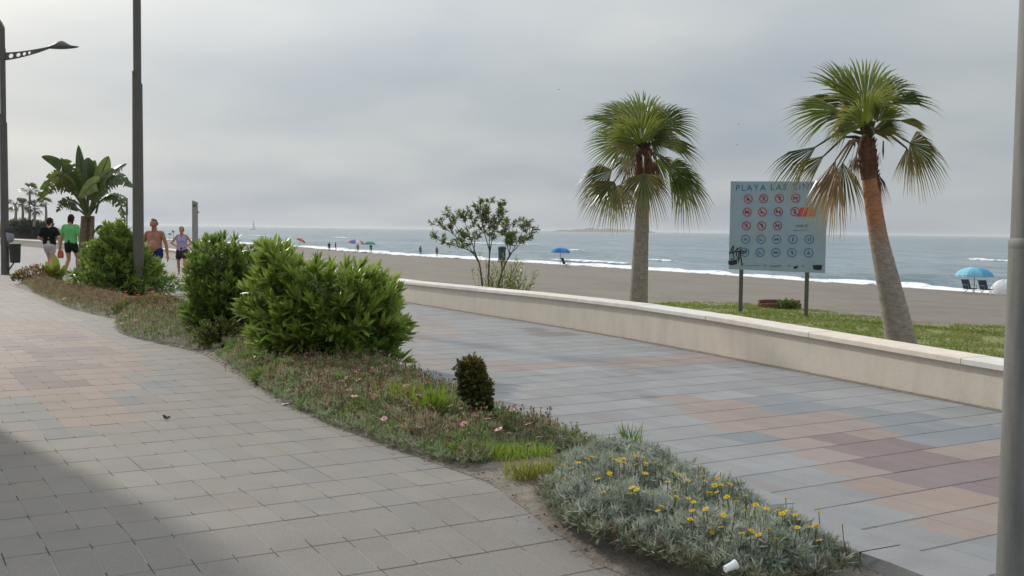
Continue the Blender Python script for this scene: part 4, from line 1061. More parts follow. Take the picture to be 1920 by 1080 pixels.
# ------------------------------------------------------------------ banana-like tree (giant strelitzia)
def strelitzia():
    Y = 32.0; base = at(158, 520, Y); base.z = 0; th = thing('giant_strelitzia', 'big paddle-leaved banana-like tree behind the couple seen from behind', 'tree', base)
    mb = MB()
    for (x0, x1, w, dy) in ((152, 156, 15, 0), (162, 166, 14, .15), (172, 172, 9, -.1)):
        p0 = at(x0, 520, Y + dy); p0.z = -.03; p1 = at(x1, 448, Y + dy); p2 = at(x1 + 2, 405, Y + dy)
        fine = [p0.lerp(p1, k / 10) for k in range(10)] + [p1.lerp(p2, k / 8) for k in range(9)]
        tube(mb, fine, [w / 2 / F * Y * (1.1 - .02 * k + (.05 if k % 2 else 0)) for k in range(19)], 12)
    mb.build('trunk', mat('strelitzia_trunk', (.15, .105, .07), rough=.9, var=.35, scale=8, bump=.6, bscale=20, stretch=(1, 1, 3)), th)
    def paddle(st, ctrl, tip, wid, col, tear=0.0, flat=.5, side=0):
        s = at(*st[:2], Y + st[2]); c = at(*ctrl[:2], Y + ctrl[2]); e = at(*tip[:2], Y + tip[2])
        def B(t): return s * (1 - t) ** 2 + c * (2 * t * (1 - t)) + e * t * t
        fb = MB(); n = 26; t0 = .30
        tube(fb, [B(k / 12) for k in range(13)], [.035 * (1 - .06 * k) for k in range(13)], 6, (.12, .15, .04))
        prev = None; view = Vector((0, -1, .1))
        for k in range(n + 1):
            u = k / n; t = t0 + (1 - t0) * u; p = B(t); d = (B(min(1, t + .02)) - B(t - .02)).normalized()
            sd = d.cross(view).normalized(); nn = sd.cross(d).normalized()
            w = wid * 1.4 * (math.sin(math.pi * min(1, u * .94 + .06)) ** .55) * (1 - .25 * u); w = max(w, .01)
            sd2 = (sd * flat + nn * side).normalized()
            row = (p + sd2 * w - Vector((0, 0, .22 * w)), p, p - sd2 * w - Vector((0, 0, .22 * w)), d)
            if prev is not None:
                for j, (a, b) in enumerate(((0, 1), (1, 2))):
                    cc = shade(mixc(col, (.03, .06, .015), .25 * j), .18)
                    if R() < tear: 
                        # torn strip hanging from the midrib
                        mid = (prev[1] + row[1]) / 2; o = ((prev[a] + row[a]) / 2 if a == 0 else (prev[b] + row[b]) / 2) - mid
                        q = mid + o * .75 - Vector((0, 0, o.length * U(.35, .8)))
                        fb.add([prev[1], row[1], q + (row[1] - prev[1]) * .3, q - (row[1] - prev[1]) * .3], [[0, 1, 2, 3]], cc)
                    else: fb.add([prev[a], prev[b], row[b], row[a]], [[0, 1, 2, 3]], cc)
            prev = row
        fb.build('paddle_leaf', M['leaf'], th)
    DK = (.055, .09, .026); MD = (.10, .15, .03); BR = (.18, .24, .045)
    S = (165, 408)
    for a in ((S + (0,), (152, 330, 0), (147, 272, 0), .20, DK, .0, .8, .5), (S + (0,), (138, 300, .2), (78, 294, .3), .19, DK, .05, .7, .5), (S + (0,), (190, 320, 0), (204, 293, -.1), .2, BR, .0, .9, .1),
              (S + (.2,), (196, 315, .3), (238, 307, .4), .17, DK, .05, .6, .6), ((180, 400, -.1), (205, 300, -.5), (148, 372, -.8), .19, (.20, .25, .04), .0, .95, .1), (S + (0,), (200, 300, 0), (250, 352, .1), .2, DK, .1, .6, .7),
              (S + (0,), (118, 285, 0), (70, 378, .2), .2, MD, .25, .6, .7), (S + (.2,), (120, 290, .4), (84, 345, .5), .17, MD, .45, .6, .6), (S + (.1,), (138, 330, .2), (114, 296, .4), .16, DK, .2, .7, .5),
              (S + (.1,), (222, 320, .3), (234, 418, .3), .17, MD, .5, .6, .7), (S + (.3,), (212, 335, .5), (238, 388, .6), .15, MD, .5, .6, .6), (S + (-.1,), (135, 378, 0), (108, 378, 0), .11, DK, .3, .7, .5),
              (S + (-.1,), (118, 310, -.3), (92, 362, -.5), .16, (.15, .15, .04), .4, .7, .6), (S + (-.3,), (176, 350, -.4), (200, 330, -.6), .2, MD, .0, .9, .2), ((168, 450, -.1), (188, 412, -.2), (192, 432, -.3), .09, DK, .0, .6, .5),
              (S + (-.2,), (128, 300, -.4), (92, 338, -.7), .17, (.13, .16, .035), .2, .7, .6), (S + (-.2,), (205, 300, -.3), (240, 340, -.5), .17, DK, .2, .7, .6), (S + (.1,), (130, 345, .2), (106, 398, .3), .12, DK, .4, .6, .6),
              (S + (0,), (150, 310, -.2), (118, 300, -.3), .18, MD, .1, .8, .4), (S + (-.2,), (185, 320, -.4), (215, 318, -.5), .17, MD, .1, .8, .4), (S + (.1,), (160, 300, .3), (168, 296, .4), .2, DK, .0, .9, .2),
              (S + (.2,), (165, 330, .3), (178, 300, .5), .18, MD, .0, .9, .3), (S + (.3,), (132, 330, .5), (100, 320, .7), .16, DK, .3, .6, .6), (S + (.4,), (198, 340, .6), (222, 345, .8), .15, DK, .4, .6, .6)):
        paddle(*a)
strelitzia()

# leafy plants near the far end of the bed
def big_leaf_plant():
    b = g(108, 533); b.z = .05; th = thing('broad_leaf_plant', 'small bright yellow green broad-leaved plant beside the wide oleander', 'plant', b); fb = MB()
    for (dx, h, L, w) in ((-.30, .30, .42, .26), (.05, .62, .5, .24), (.25, .35, .4, .22), (-.1, .2, .36, .2), (.15, .2, .35, .2), (-.22, .45, .4, .2), (.0, .35, .4, .25)):
        st = b + Vector((dx * .2, 0, 0)); p = b + Vector((dx * .5, -.06, h * .5)); d = Vector((dx * 1.1, U(-.5, .1), h + .15)).normalized()
        tube(fb, [st, p], [.012, .01], 5, (.16, .2, .05)); leaf(fb, p, d, Vector((0, -1, .4)), L, w, shade((.20, .27, .04), .15), .12, .12)
    fb.build('foliage', M['leaf'], th)
big_leaf_plant()
def red_plant():
    b = g(62, 533); b.z = .05; th = thing('bronze_shrub', 'low shrub with orange and dark green leaves at the far tip of the bed', 'plant', b); fb = MB()
    for _ in range(900):
        o = rdir(.0); p = b + Vector((o.x * .62 + .1, o.y * .4, .04 + .42 * o.z * U(.5, 1))); c = random.choice([(.30, .10, .025), (.22, .14, .03), (.08, .10, .025), (.06, .09, .02), (.25, .17, .03)]) if o.z > .35 or R() < .3 else random.choice([(.06, .09, .02), (.09, .11, .03)])
        leaf(fb, p, (o + rdir() * .5 + Vector((0, 0, .4))).normalized(), rdir(), U(.06, .11), .03, shade(c, .25), .1)
    fb.build('foliage', M['matleaf'], th)
red_plant()
def orange_clump():
    b = g(292, 596); th = thing('orange_flowered_clump', 'clump of yellow green leaves with orange flowers in front of the tall lamp post', 'plant', b); fb = MB()
    for _ in range(1500):
        a = U(0, 6.28); q = R() ** .5; p = b + Vector((math.cos(a) * q * .78, math.sin(a) * q * .4, .04 + R() * .34 * (1 - .5 * q * q)))
        leaf(fb, p, (rdir(.1) + Vector((0, 0, .6))).normalized(), rdir(), U(.05, .1), .022, shade(random.choice([(.17, .20, .035), (.12, .17, .035), (.20, .16, .04), (.09, .12, .035)]), .25), .15)
    fb.build('foliage', M['matleaf'], th); 
    me = None
    for i in range(26):
        a = U(0, 6.28); q = R() ** .5; p = b + Vector((math.cos(a) * q * .72, math.sin(a) * q * .36, .34 + U(-.1, .1)))
        mb = MB()
        for k in range(6): d = (Vector((math.cos(k * 1.05), math.sin(k * 1.05), .9))).normalized(); leaf(mb, p, d, Vector((0, 0, 1)), .05, .028, shade((.62, .16, .03), .2), .2)
        mb.build('flower', M['matleaf'], th)
orange_clump()

# ------------------------------------------------------------------ ground cover
def bedz(p): return .05
def cover(name, label, poly, n, lfun, hfun, cat='ground cover', edge=.0):
    xs = [p.x for p in poly]; ys = [p.y for p in poly]; c = sum(poly, Vector()) / len(poly)
    PL = [(p.x, p.y) for p in poly]
    th = thing(name, label, cat, (c.x, c.y, .03)); fb = MB(); k = 0; tries = 0; spots = []
    while k < n and tries < n * 12:
        tries += 1; x, y = U(min(xs), max(xs)), U(min(ys), max(ys))
        if not inpoly(x, y, PL): continue
        e = polydist(x, y, PL + PL[:1]); lfun(fb, x, y, min(1, e / .22)); k += 1; spots.append((x, y, e))
    fb.build('foliage', M['matleaf'], th)
    return th, spots
def daisy(th, p, r, pc, cc, npet=12, tilt=None, cup=.15):
    mb = MB(); up = (tilt or (Vector((0, 0, 1)) + rdir() * .45)).normalized(); _, s, u = frame(up, Vector((0, 1, 0)))
    for k in range(npet):
        a = 2 * math.pi * k / npet + U(-.1, .1); d = (s * math.cos(a) + u * math.sin(a) + up * cup).normalized(); leaf(mb, p, d, up, r * U(.9, 1.1), r * .42, shade(pc, .1), .12, .1)
    ball(mb, p + up * .003, r * .3, r * .3, r * .2, 8, cc, (s, u, up))
    q = p - Vector((U(-.02, .02), U(-.02, .02), U(.07, .12))); tube(mb, [p, q], [.0022, .0022], 4, (.12, .15, .06), cap=False)
    return mb.build('flower', M['matleaf'], th)
SILV = [(.46, .49, .43), (.38, .42, .36), (.56, .58, .52), (.28, .33, .25)]
PS = [g(x, y) for x, y in [(1012, 930), (1030, 968), (1100, 1006), (1200, 1042), (1300, 1074), (1420, 1108), (1540, 1108), (1610, 1066), (1560, 1036), (1460, 984), (1390, 944), (1300, 904), (1200, 870), (1110, 852), (1040, 880)]]
def silver(fb, x, y, e):
    hh = (.06 + .13 * e) * (.9 + .7 * noise.noise(Vector((x * 4.2, y * 4.2, 1))) + .35 * noise.noise(Vector((x * 13, y * 13, 1))))
    z0 = .0 if R() < .5 else hh * .4
    p = Vector((x, y, max(.015, U(.35, 1.0) * hh)))
    if R() < .25: p.z *= .5
    base = random.choice(SILV)
    if e < .3 and R() < .45: base = (.20, .15, .10)
    d0 = (Vector((0, 0, 1)) + rdir() * .8).normalized()
    for k in range(11):
        d = (d0 * .7 + rdir() * 1.0 + Vector((0, 0, .25))).normalized()
        L = U(.038, .072); blade(fb, p + rdir() * .012, d, rdir(), L, U(.0055, .0095), shade(mixc(base, (.20, .24, .14), R() * .45 if p.z > .06 else .6), .16), .2)
sp_, spots = cover('silver_daisy_patch', 'dense silvery patch dotted with yellow daisies at the near end of the bed', PS, 5200, silver, None)
sp_pts = [(1120, 900), (1072, 880), (1290, 900), (1410, 970), (1440, 990), (1300, 940), (1240, 950), (1560, 1010), (1590, 1040), (1390, 1000), (1085, 868), (1098, 862), (1110, 858), (1150, 862), (1160, 866), (1172, 868), (1195, 854), (1205, 858), (1210, 868), (1192, 872), (1228, 868), (1240, 870), (1145, 893), (1208, 890), (1262, 885), (1308, 872), (1320, 892), (1350, 885), (1345, 900), (1352, 908), (1265, 922), (1225, 928), (1195, 912), (1196, 918), (1036, 957), (1258, 988), (1256, 990),
          (1330, 925), (1344, 922), (1362, 931), (1396, 930), (1380, 940), (1300, 960), (1325, 955), (1355, 965), (1418, 948), (1436, 956), (1465, 962), (1376, 980), (1330, 990), (1336, 1000), (1340, 1010), (1366, 1020), (1410, 997), (1416, 1033), (1352, 1044), (1500, 975), (1496, 988), (1520, 990), (1480, 920), (1475, 918), (1535, 1015), (1502, 1048), (1530, 1052), (1565, 1042), (1568, 1048), (1603, 1060), (1426, 1070), (1337, 1055), (1485, 1072), (1455, 1010), (1440, 1040), (1180, 925), (1130, 925)]
random.seed(21)
sp_pts += [(U(1040, 1600), U(850, 1075)) for _ in range(75)]
for i, (x, y) in enumerate(sp_pts):
    e0 = g(x, y, .2)
    PLs = [(p.x, p.y) for p in PS]
    e = min(1, polydist(e0.x, e0.y, PLs + PLs[:1]) / .22) if inpoly(e0.x, e0.y, PLs) else -1
    if e < 0 or sum(1 for q in sp_.children if q.name.startswith('flower')) > 96: continue
    z = (.06 + .13 * e) * 1.3 + .02
    p = g(x + U(-2, 2), y + U(-2, 2), z); daisy(sp_, p, U(.015, .022), (.86, .62, .02), (.74, .42, .01), 9, cup=.3)
GZ = [(.31, .36, .20), (.26, .33, .17), (.37, .38, .22), (.38, .31, .21), (.23, .31, .12)]
def grey_cover(hmax, dens_dry, edge=.16):
    def fn(fb, x, y, e):
        nz1 = noise.noise(Vector((x * 2.3, y * 2.3, 4))); hh = (.06 + hmax * e * (1 - .6 * math.exp(-((x + .28) ** 2 + (y - 8.5) ** 2) / .12))) * (1 + .5 * noise.noise(Vector((x * 6, y * 6, 2))))
        p = Vector((x, y, max(.01, U(.3, 1) * hh))); c = random.choice(GZ)
        if nz1 > .08: c = mixc(c, (.20, .32, .07), .65)
        elif nz1 < -.25: c = mixc(c, (.40, .31, .22), .5)
        if e < .35: c = mixc(c, (.30, .36, .23), .5)
        for k in range(10):
            d = (rdir(-.1) + Vector((0, 0, .45))).normalized(); blade(fb, p + rdir() * .015, d, rdir(), U(.035, .075), U(.006, .011), shade(c, .22), .25)
        if R() < dens_dry * (.4 + .6 * e):   # spent flower heads on thin stalks
            q = Vector((x, y, hh * U(.85, 1.25) + .03)); tube(fb, [q - Vector((U(-.02, .02), U(-.02, .02), .09)), q], [.0022, .0018], 3, (.16, .13, .08), cap=False)
            cc = shade(random.choice([(.26, .14, .10), (.36, .24, .16), (.17, .09, .07), (.42, .30, .2), (.34, .16, .14)]), .25)
            for j in range(5): d = (rdir(.0) + Vector((0, 0, 1))).normalized(); blade(fb, q, d, rdir(), U(.014, .026), .008, cc, 0)
    return fn
P1a = [g(x, y) for x, y in [(476, 722), (518, 748), (560, 772), (628, 802), (700, 829), (752, 848), (800, 862), (862, 880), (905, 882), (930, 862), (965, 838), (1000, 850), (1060, 862), (1130, 846), (1060, 826), (962, 798), (905, 776), (850, 752), (800, 728), (740, 702), (640, 672), (560, 690)]]
pk, _ = cover('pink_daisy_cover', 'ground cover with pink daisies and brown seed heads beside the silvery patch', P1a, 4600, grey_cover(.15, .5), None)
for (x, y) in ((655, 735), (600, 722), (705, 745), (785, 745), (845, 765), (770, 765), (870, 800), (915, 790), (935, 810), (990, 800), (1010, 825), (610, 755), (665, 775), (720, 790), (680, 690), (625, 705), (650, 712), (672, 716), (664, 747), (640, 718), (725, 690), (665, 700), (744, 728), (830, 738), (762, 727), (895, 785), (960, 773), (690, 705), (610, 700), (955, 818), (700, 695), (738, 712), (580, 716), (892, 782), (800, 722)):
    p = g(x, y, .23); daisy(pk, p + Vector((0, 0, .02)), U(.026, .036), random.choice([(.85, .48, .55), (.82, .38, .5), (.88, .6, .62)]), (.5, .3, .1), 11)
for (x, y, pc) in ((785, 800, (.85, .83, .85)), (822, 755, (.85, .85, .82)), (990, 833, (.8, .7, .68)), (632, 688, (.75, .5, .03)), (787, 803, (.85, .8, .85))):
    daisy(pk, g(x, y, .16), .026, pc, (.4, .3, .1), 12)
P1b = [g(x, y) for x, y in [(388, 655), (420, 682), (450, 703), (482, 724), (520, 744), (590, 720), (560, 690), (500, 660), (440, 640), (400, 640)]]
pk2, _ = cover('grey_green_cover', 'strip of grey green ground cover at the foot of the two nearer oleanders', P1b, 900, grey_cover(.16, .3), None)
for (x, y) in ((424, 680), (415, 655), (440, 655), (408, 648), (470, 690)): daisy(pk2, g(x, y, .1), .022, (.7, .33, .42), (.5, .3, .1), 10)
P2 = [g(x, y) for x, y in [(220, 603), (216, 614), (232, 629), (268, 638), (300, 645), (370, 660), (392, 650), (385, 625), (350, 596), (310, 578), (265, 578), (240, 596)]]
pk3, _ = cover('pink_daisy_cover', 'mound of ground cover with small pink daisies in front of the tall lamp post', P2, 1500, grey_cover(.24, .8), None)
for (x, y) in ((276, 592), (290, 576), (302, 608), (235, 592), (240, 588), (292, 598), (330, 604), (345, 605), (302, 605), (300, 600), (255, 600), (310, 590), (365, 598), (228, 606), (320, 610), (275, 578)):
    daisy(pk3, g(x, y, .24), U(.03, .04), (.75, .42, .45), (.5, .25, .12), 10)
P3 = [g(x, y) for x, y in [(40, 532), (62, 549), (126, 577), (195, 595), (238, 597), (262, 590), (250, 572), (200, 560), (130, 545), (80, 528)]]
def redcover(fb, x, y, e):
    f = grey_cover(.16, .9); f(fb, x, y, e)
    if R() < .5: 
        p = Vector((x, y, .1 + .1 * e))
        for k in range(6): blade(fb, p + rdir() * .03, (rdir(.0) + Vector((0, 0, .5))).normalized(), rdir(), .07, .014, shade(random.choice([(.28, .18, .12), (.33, .22, .14), (.24, .20, .11)]), .2), .2)
pk4, _ = cover('brown_cover', 'reddish brown dry ground cover along the far edge of the bed', P3, 1800, redcover, None)
for (x, y) in ((224, 568), (222, 566), (120, 560), (190, 575), (224, 570)): daisy(pk4, g(x, y, .2), .04, (.75, .33, .28), (.5, .25, .12), 10)
# grass tufts
def tuft(label, px, rx, ry, n, L, col, lw=.008, spread=.6, zb0=.035):
    b = g(*px); b.z = zb0; th = MB()
    for _ in range(n):
        a = U(0, 6.28); q = R() ** .5; p = b + Vector((math.cos(a) * rx * q, math.sin(a) * ry * q, -.01)); d = (Vector((0, 0, 1)) + rdir() * spread).normalized()
        blade(th, p, d, rdir(), L * U(.6, 1.15), lw * U(.8, 1.3), shade(col, .25), .35)
    o = th.build('grass_tuft', M['matleaf'], loc=b); tag(o, label, 'grass', 'grass tufts in the planting bed')
tuft('low bright green grass tuft beside bare soil, left of the silver patch', (945, 868), .36, .17, 760, .13, (.26, .36, .055))
tuft('tall yellow green weed left of the clipped column shrub, taller of the two weeds', (812, 808), .11, .08, 210, .30, (.24, .36, .04), .013, .45, .08)
tuft('loose yellow green weed tuft among dry seed heads below the big oleander', (752, 785), .18, .12, 300, .24, (.28, .34, .06), .010, .5, .1)
tuft('dark green soft tuft at the right foot of the clipped column shrub', (970, 815), .14, .1, 200, .11, (.07, .13, .03))
tuft('fresh green tuft at the lower left foot of the big oleander', (508, 720), .2, .14, 520, .15, (.19, .28, .05), .014, .8)
tuft('small upright green weed at the top of the silver patch', (1185, 868), .07, .05, 60, .26, (.16, .25, .05), .012, .35)
tuft('thin yellowish grass wisp at the left edge of the silver patch', (1015, 905), .24, .13, 320, .14, (.30, .31, .06))

# ------------------------------------------------------------------ litter
def litter():
    c = g(1369, 1063, .10); th = thing('plastic_cup', 'white crumpled plastic cup lying at the edge of the silver patch', 'litter', c)
    mb = MB(); d = Vector((.8, .35, .25)).normalized(); tube(mb, [c - d * .03, c + d * .004, c + d * .03], [.016, .018, .021], 16, (.78, .83, .83)); mb.build('cup', M['col'], th)
    mb = MB(); tube(mb, [c + d * .028, c + d * .034], [.0235, .0235], 16, (.88, .88, .88)); mb.build('rim', M['col'], th)
    p = g(541, 757, .008); mb = MB(); vs = []; ax = Vector((.6, .75, 0)).normalized(); ay = Vector((-ax.y, ax.x, 0))
    for i in range(7):
        for j in range(3): vs.append(p + ax * ((i - 3) * .026) + ay * ((j - 1) * .018) + Vector((0, 0, .006 + .012 * noise.noise(Vector((i * .8, j * .9, 3))))))
    mb.add(vs, [[i * 3 + j, i * 3 + j + 1, i * 3 + j + 4, i * 3 + j + 3] for i in range(6) for j in range(2)], (.78, .79, .8))
    mb.v += [(x, y, z - .002) for x, y, z in mb.v]; n = len(vs); mb.f += [[q + n for q in f][::-1] for f in mb.f[:12]]; mb.c += mb.c[:12]
    tag(mb.build('paper_strip', M['col'], loc=p), 'creased white paper strip on the paving beside the bed', 'litter')
    p = g(312, 785, .012); mb = MB()
    for k in range(3): leaf(mb, p, (Vector((U(-1, 1), U(-1, 1), .5))).normalized(), rdir(), .045, .03, (.10, .07, .04), .4)
    tag(mb.build('dry_leaf', M['matleaf'], loc=p), 'curled brown leaf lying alone on the left paving', 'leaf')
litter()

# ------------------------------------------------------------------ people
def capsule(mb, a, b, ra, rb, n=12):
    a = Vector(a); b = Vector(b); d = b - a
    if d.length < 1e-5: ball(mb, a, ra, n=n); return
    dn = d.normalized(); pts = []; rad = []
    for k in range(4): t = math.pi / 2 * k / 4; pts.append(a - dn * ra * math.cos(t)); rad.append(max(.0005, ra * math.sin(t)))
    for k in range(5): pts.append(a + d * k / 4); rad.append(ra + (rb - ra) * k / 4)
    for k in range(1, 5): t = math.pi / 2 * k / 4; pts.append(b + dn * rb * math.sin(t)); rad.append(max(.0005, rb * math.cos(t)))
    tube(mb, pts, rad, n)
def fuse(mb, name, m, parent, vox, col, colfn=None):
    # one continuous skin over the overlapping pieces
    me = bpy.data.meshes.new('tmp'); me.from_pydata(mb.v, [], mb.f); me.update()
    o = bpy.data.objects.new('tmp', me); COL.objects.link(o)
    r = o.modifiers.new('r', 'REMESH'); r.mode = 'VOXEL'; r.voxel_size = vox
    sm = o.modifiers.new('s', 'SMOOTH'); sm.iterations = 4; sm.factor = .5
    bpy.context.view_layer.update()
    ev = o.evaluated_get(bpy.context.evaluated_depsgraph_get()); m2 = bpy.data.meshes.new_from_object(ev)
    out_ = MB(); out_.v = [tuple(v.co) for v in m2.vertices]; out_.f = [list(p.vertices) for p in m2.polygons]
    out_.c = [(colfn(Vector(p.center)) if colfn else col) for p in m2.polygons]
    bpy.data.objects.remove(o); bpy.data.meshes.remove(me); bpy.data.meshes.remove(m2)
    return out_.build(name, m, parent, smooth=True)
def limb2(a, b, L1, L2, pole):
    # middle joint of a two-bone limb reaching from a to b, bent towards pole
    a = Vector(a); b = Vector(b); d = b - a; D = min(d.length, (L1 + L2) * .999); dn = d.normalized()
    x = (L1 * L1 - L2 * L2 + D * D) / (2 * D); h = math.sqrt(max(0, L1 * L1 - x * x)); p = Vector(pole); p = (p - dn * p.dot(dn)).normalized()
    return a + dn * x + p * h, a + dn * D
def person(label, pos, h, face, pose, skin, hair, group=None, clothes=(), female=False, vox=.011, hairstyle='short', held=None):
    pos = Vector(pos); th = thing('person', label, 'person', pos, group)
    f = Vector((math.sin(face), math.cos(face), 0)); s = Vector((f.y, -f.x, 0)); k = h / 1.75    # f forward, s to the person's right
    def W(x, y, z): return pos + s * (x * k) + f * (y * k) + Vector((0, 0, z * k))
    lean = pose.get('lean', 0.0); hipz = pose.get('hipz', .92)
    sw = .175 if female else .20; hw = .10 if female else .095
    def TR(x, y, z): return W(x, y + lean * (z - hipz), z)      # trunk leaning forward
    B = MB(); fat = pose.get('fat', 1.0)
    c = lambda a, b, ra, rb: capsule(B, a, b, ra * k, rb * k)
    # trunk
    for x in (-.06, .06):
        c(TR(x, 0, hipz + .02), TR(x * 1.0, .005, 1.12), .105 * fat, .10 * fat); c(TR(x, .005, 1.12), TR(x * 1.35, 0, 1.32), .10 * fat, .108)
    c(TR(-.10, 0, 1.36), TR(.10, 0, 1.36), .085, .085); c(TR(-sw + .02, 0, 1.415), TR(sw - .02, 0, 1.415), .062, .062); c(TR(0, .0, 1.40), TR(0, .015, 1.53), .074, .064)
    if fat > 1: c(TR(0, .05, 1.06), TR(0, .045, 1.12), .12 * fat, .11 * fat)
    c(TR(-.055, -.03, hipz - .04), TR(.055, -.03, hipz - .04), .10 * fat, .10 * fat)
    if female: 
        for x in (-.07, .07): c(TR(x, .07, 1.27), TR(x, .085, 1.255), .065, .055)
    # head, turned with the body
    hd = TR(0, .035, 1.632)
    ball(B, hd + Vector((0, 0, .012 * k)), .081 * k, .098 * k, .112 * k, 16, ax=(s, f, Vector((0, 0, 1))))
    c(hd + f * (.035 * k) - Vector((0, 0, .055 * k)), hd + f * (.045 * k) - Vector((0, 0, .088 * k)), .052, .034)
    c(hd + f * (.088 * k) + Vector((0, 0, .01 * k)), hd + f * (.108 * k) - Vector((0, 0, .02 * k)), .011, .016)
    for x in (-1, 1):
        ball(B, hd + s * (.077 * k * x) - f * (.008 * k), .012 * k, .022 * k, .032 * k, 8, ax=(s, f, Vector((0, 0, 1))))
        c(hd + s * (.03 * x * k) + f * (.082 * k) + Vector((0, 0, .03 * k)), hd + s * (.045 * x * k) + f * (.075 * k) + Vector((0, 0, .03 * k)), .012, .011)
    J = {}
    for sd, nm in ((-1, 'L'), (1, 'R')):
        sh = TR(sd * sw, 0, 1.40); ha = pose['hand' + nm]; hand = W(*ha); el, hand = limb2(sh, hand, .30 * k, .27 * k, s * (sd * pose.get('elb', .6)) - f * pose.get('elbb', 1.0))
        c(sh, sh.lerp(el, .45), .056, .050); c(sh.lerp(el, .45), el, .05, .039); c(el, el.lerp(hand, .35), .041, .041); c(el.lerp(hand, .35), hand, .041, .026)
        d = (hand - el).normalized(); pal = hand + d * (.05 * k); c(hand, pal, .030, .034); 
        sx = d.cross(f).normalized() if abs(d.dot(f)) < .9 else s; ff = sx.cross(d).normalized()
        for q, (o, L) in enumerate(((-.027, .066), (-.009, .078), (.010, .074), (.027, .058))):
            a = hand + d * (.075 * k) + ff * (o * k); m1 = a + (d + sx * .12 * -sd).normalized() * (L * .5 * k); e_ = m1 + (d + sx * .5 * -sd).normalized() * (L * .5 * k); c(a - d * .02 * k, m1, .011, .010); c(m1, e_, .010, .008)
        a = hand + d * (.02 * k) + ff * (.026 * k); m1 = a + (d * .7 + ff * .8).normalized() * (.038 * k); c(a, m1, .014, .012); c(m1, m1 + (d + ff * .2).normalized() * (.03 * k), .011, .009)
        J['sh' + nm], J['el' + nm], J['ha' + nm] = sh, el, hand
        hp = W(sd * hw, 0, hipz - .02); fo = W(*pose['foot' + nm]); kn, an = limb2(hp, fo + Vector((0, 0, .085 * k)), .44 * k, .42 * k, f)
        c(hp, hp.lerp(kn, .5), .088, .075); c(hp.lerp(kn, .5), kn, .075, .054); c(kn, kn.lerp(an, .3) - f * (.012 * k), .054, .056); c(kn.lerp(an, .3) - f * (.012 * k), an, .056, .036)
        c(an - Vector((0, 0, .045 * k)) - f * .03 * k, an - Vector((0, 0, .05 * k)) + f * .06 * k, .036, .036); c(an - Vector((0, 0, .055 * k)) + f * .06 * k, an - Vector((0, 0, .062 * k)) + f * (.15 * k) + s * (sd * .015 * k), .036, .026)
        J['hp' + nm], J['kn' + nm], J['an' + nm] = hp, kn, an
    fuse(B, 'body', M['skin'], th, vox, skin)
    # clothing follows the same joints, a little larger
    for kind, colr in clothes:
        G = MB(); c2 = lambda a, b, ra, rb, G=G: capsule(G, a, b, ra * k, rb * k)
        if kind in ('tshirt', 'tank'):
            zt = 1.36 if kind == 'tshirt' else 1.31
            for x in (-.065, .065):
                c2(TR(x, 0, hipz + .04), TR(x, .005, 1.12), .122 * fat, .116); c2(TR(x, .005, 1.12), TR(x * 1.3, 0, 1.32), .116, .120)
            c2(TR(-.10, 0, zt), TR(.10, 0, zt), .094, .094)
            if kind == 'tshirt':
                c2(TR(-sw + .02, 0, 1.412), TR(sw - .02, 0, 1.412), .073, .073)
                for nm in 'LR': c2(J['sh' + nm], J['sh' + nm].lerp(J['el' + nm], .62), .072, .078)
            else:
                for x in (-.10, .10): c2(TR(x, .03, 1.33), TR(x, 0, 1.455), .055, .030)
            if female:
                for x in (-.07, .07): c2(TR(x, .07, 1.27), TR(x, .085, 1.255), .078, .068)
        if kind in ('shorts', 'trunks', 'skirt'):
            ln = {'shorts': .42, 'trunks': .62, 'skirt': .55}[kind]
            c2(TR(-.06, 0, hipz + .055), TR(.06, 0, hipz + .055), .117 * fat, .117 * fat); c2(TR(-.06, -.03, hipz - .04), TR(.06, -.03, hipz - .04), .112 * fat, .112 * fat)
            for nm in 'LR': c2(J['hp' + nm], J['hp' + nm].lerp(J['kn' + nm], ln), .102, .098 if kind != 'skirt' else .115)
            if kind == 'skirt': c2(J['hpL'].lerp(J['knL'], .3), J['hpR'].lerp(J['knR'], .3), .11, .11); c2(W(-.15, -.02, hipz - .02), W(-.22, -.03, hipz - .22), .07, .1)
        fuse(G, {'tshirt': 'shirt', 'tank': 'tank_top', 'shorts': 'shorts', 'trunks': 'swim_shorts', 'skirt': 'skirt'}[kind], M['cloth'], th, vox, colr)
    H = MB()
    for a in range(70):
        o = rdir(-.55)
        q = hd + Vector((0, 0, .016 * k)) + s * (o.dot(Vector((1, 0, 0))) * .084 * k) + f * (o.y * .100 * k - .006 * k) + Vector((0, 0, o.z * .113 * k))
        if (q - hd).dot(f) > .045 * k and q.z < hd.z + .055 * k: continue
        if q.z < hd.z - .06 * k and (q - hd).dot(f) > -.02 * k: continue
        ball(H, q, U(.016, .022) * k, n=8)
    ball(H, hd + Vector((0, 0, .027 * k)) - f * (.014 * k), .085 * k, .094 * k, .105 * k, 14, ax=(s, f, Vector((0, 0, 1))))
    if hairstyle == 'bun': ball(H, hd - f * (.08 * k) + Vector((0, 0, .085 * k)), .05 * k, n=10); capsule(H, hd - f * .05 * k, hd - f * (.065 * k) - Vector((0, 0, .09 * k)), .065 * k, .04 * k)
    if hairstyle == 'bob': 
        for x in (-1, 0, 1): capsule(H, hd + s * (.045 * x * k) - f * (.04 * k), hd + s * (.055 * x * k) - f * (.045 * k) - Vector((0, 0, .10 * k)), .045 * k, .035 * k)
    # keep the face clear
    H.v = [tuple(v) for v in H.v]
    fuse(H, 'hair', M['cloth'], th, vox * .8, hair)
    for x in (-1, 1):
        E_ = MB(); ball(E_, hd + s * (.031 * x * k) + f * (.083 * k) + Vector((0, 0, .012 * k)), .012 * k, .008 * k, .007 * k, 8, (.03, .025, .02), (s, f, Vector((0, 0, 1)))); E_.build('eye', M['skin'], th)
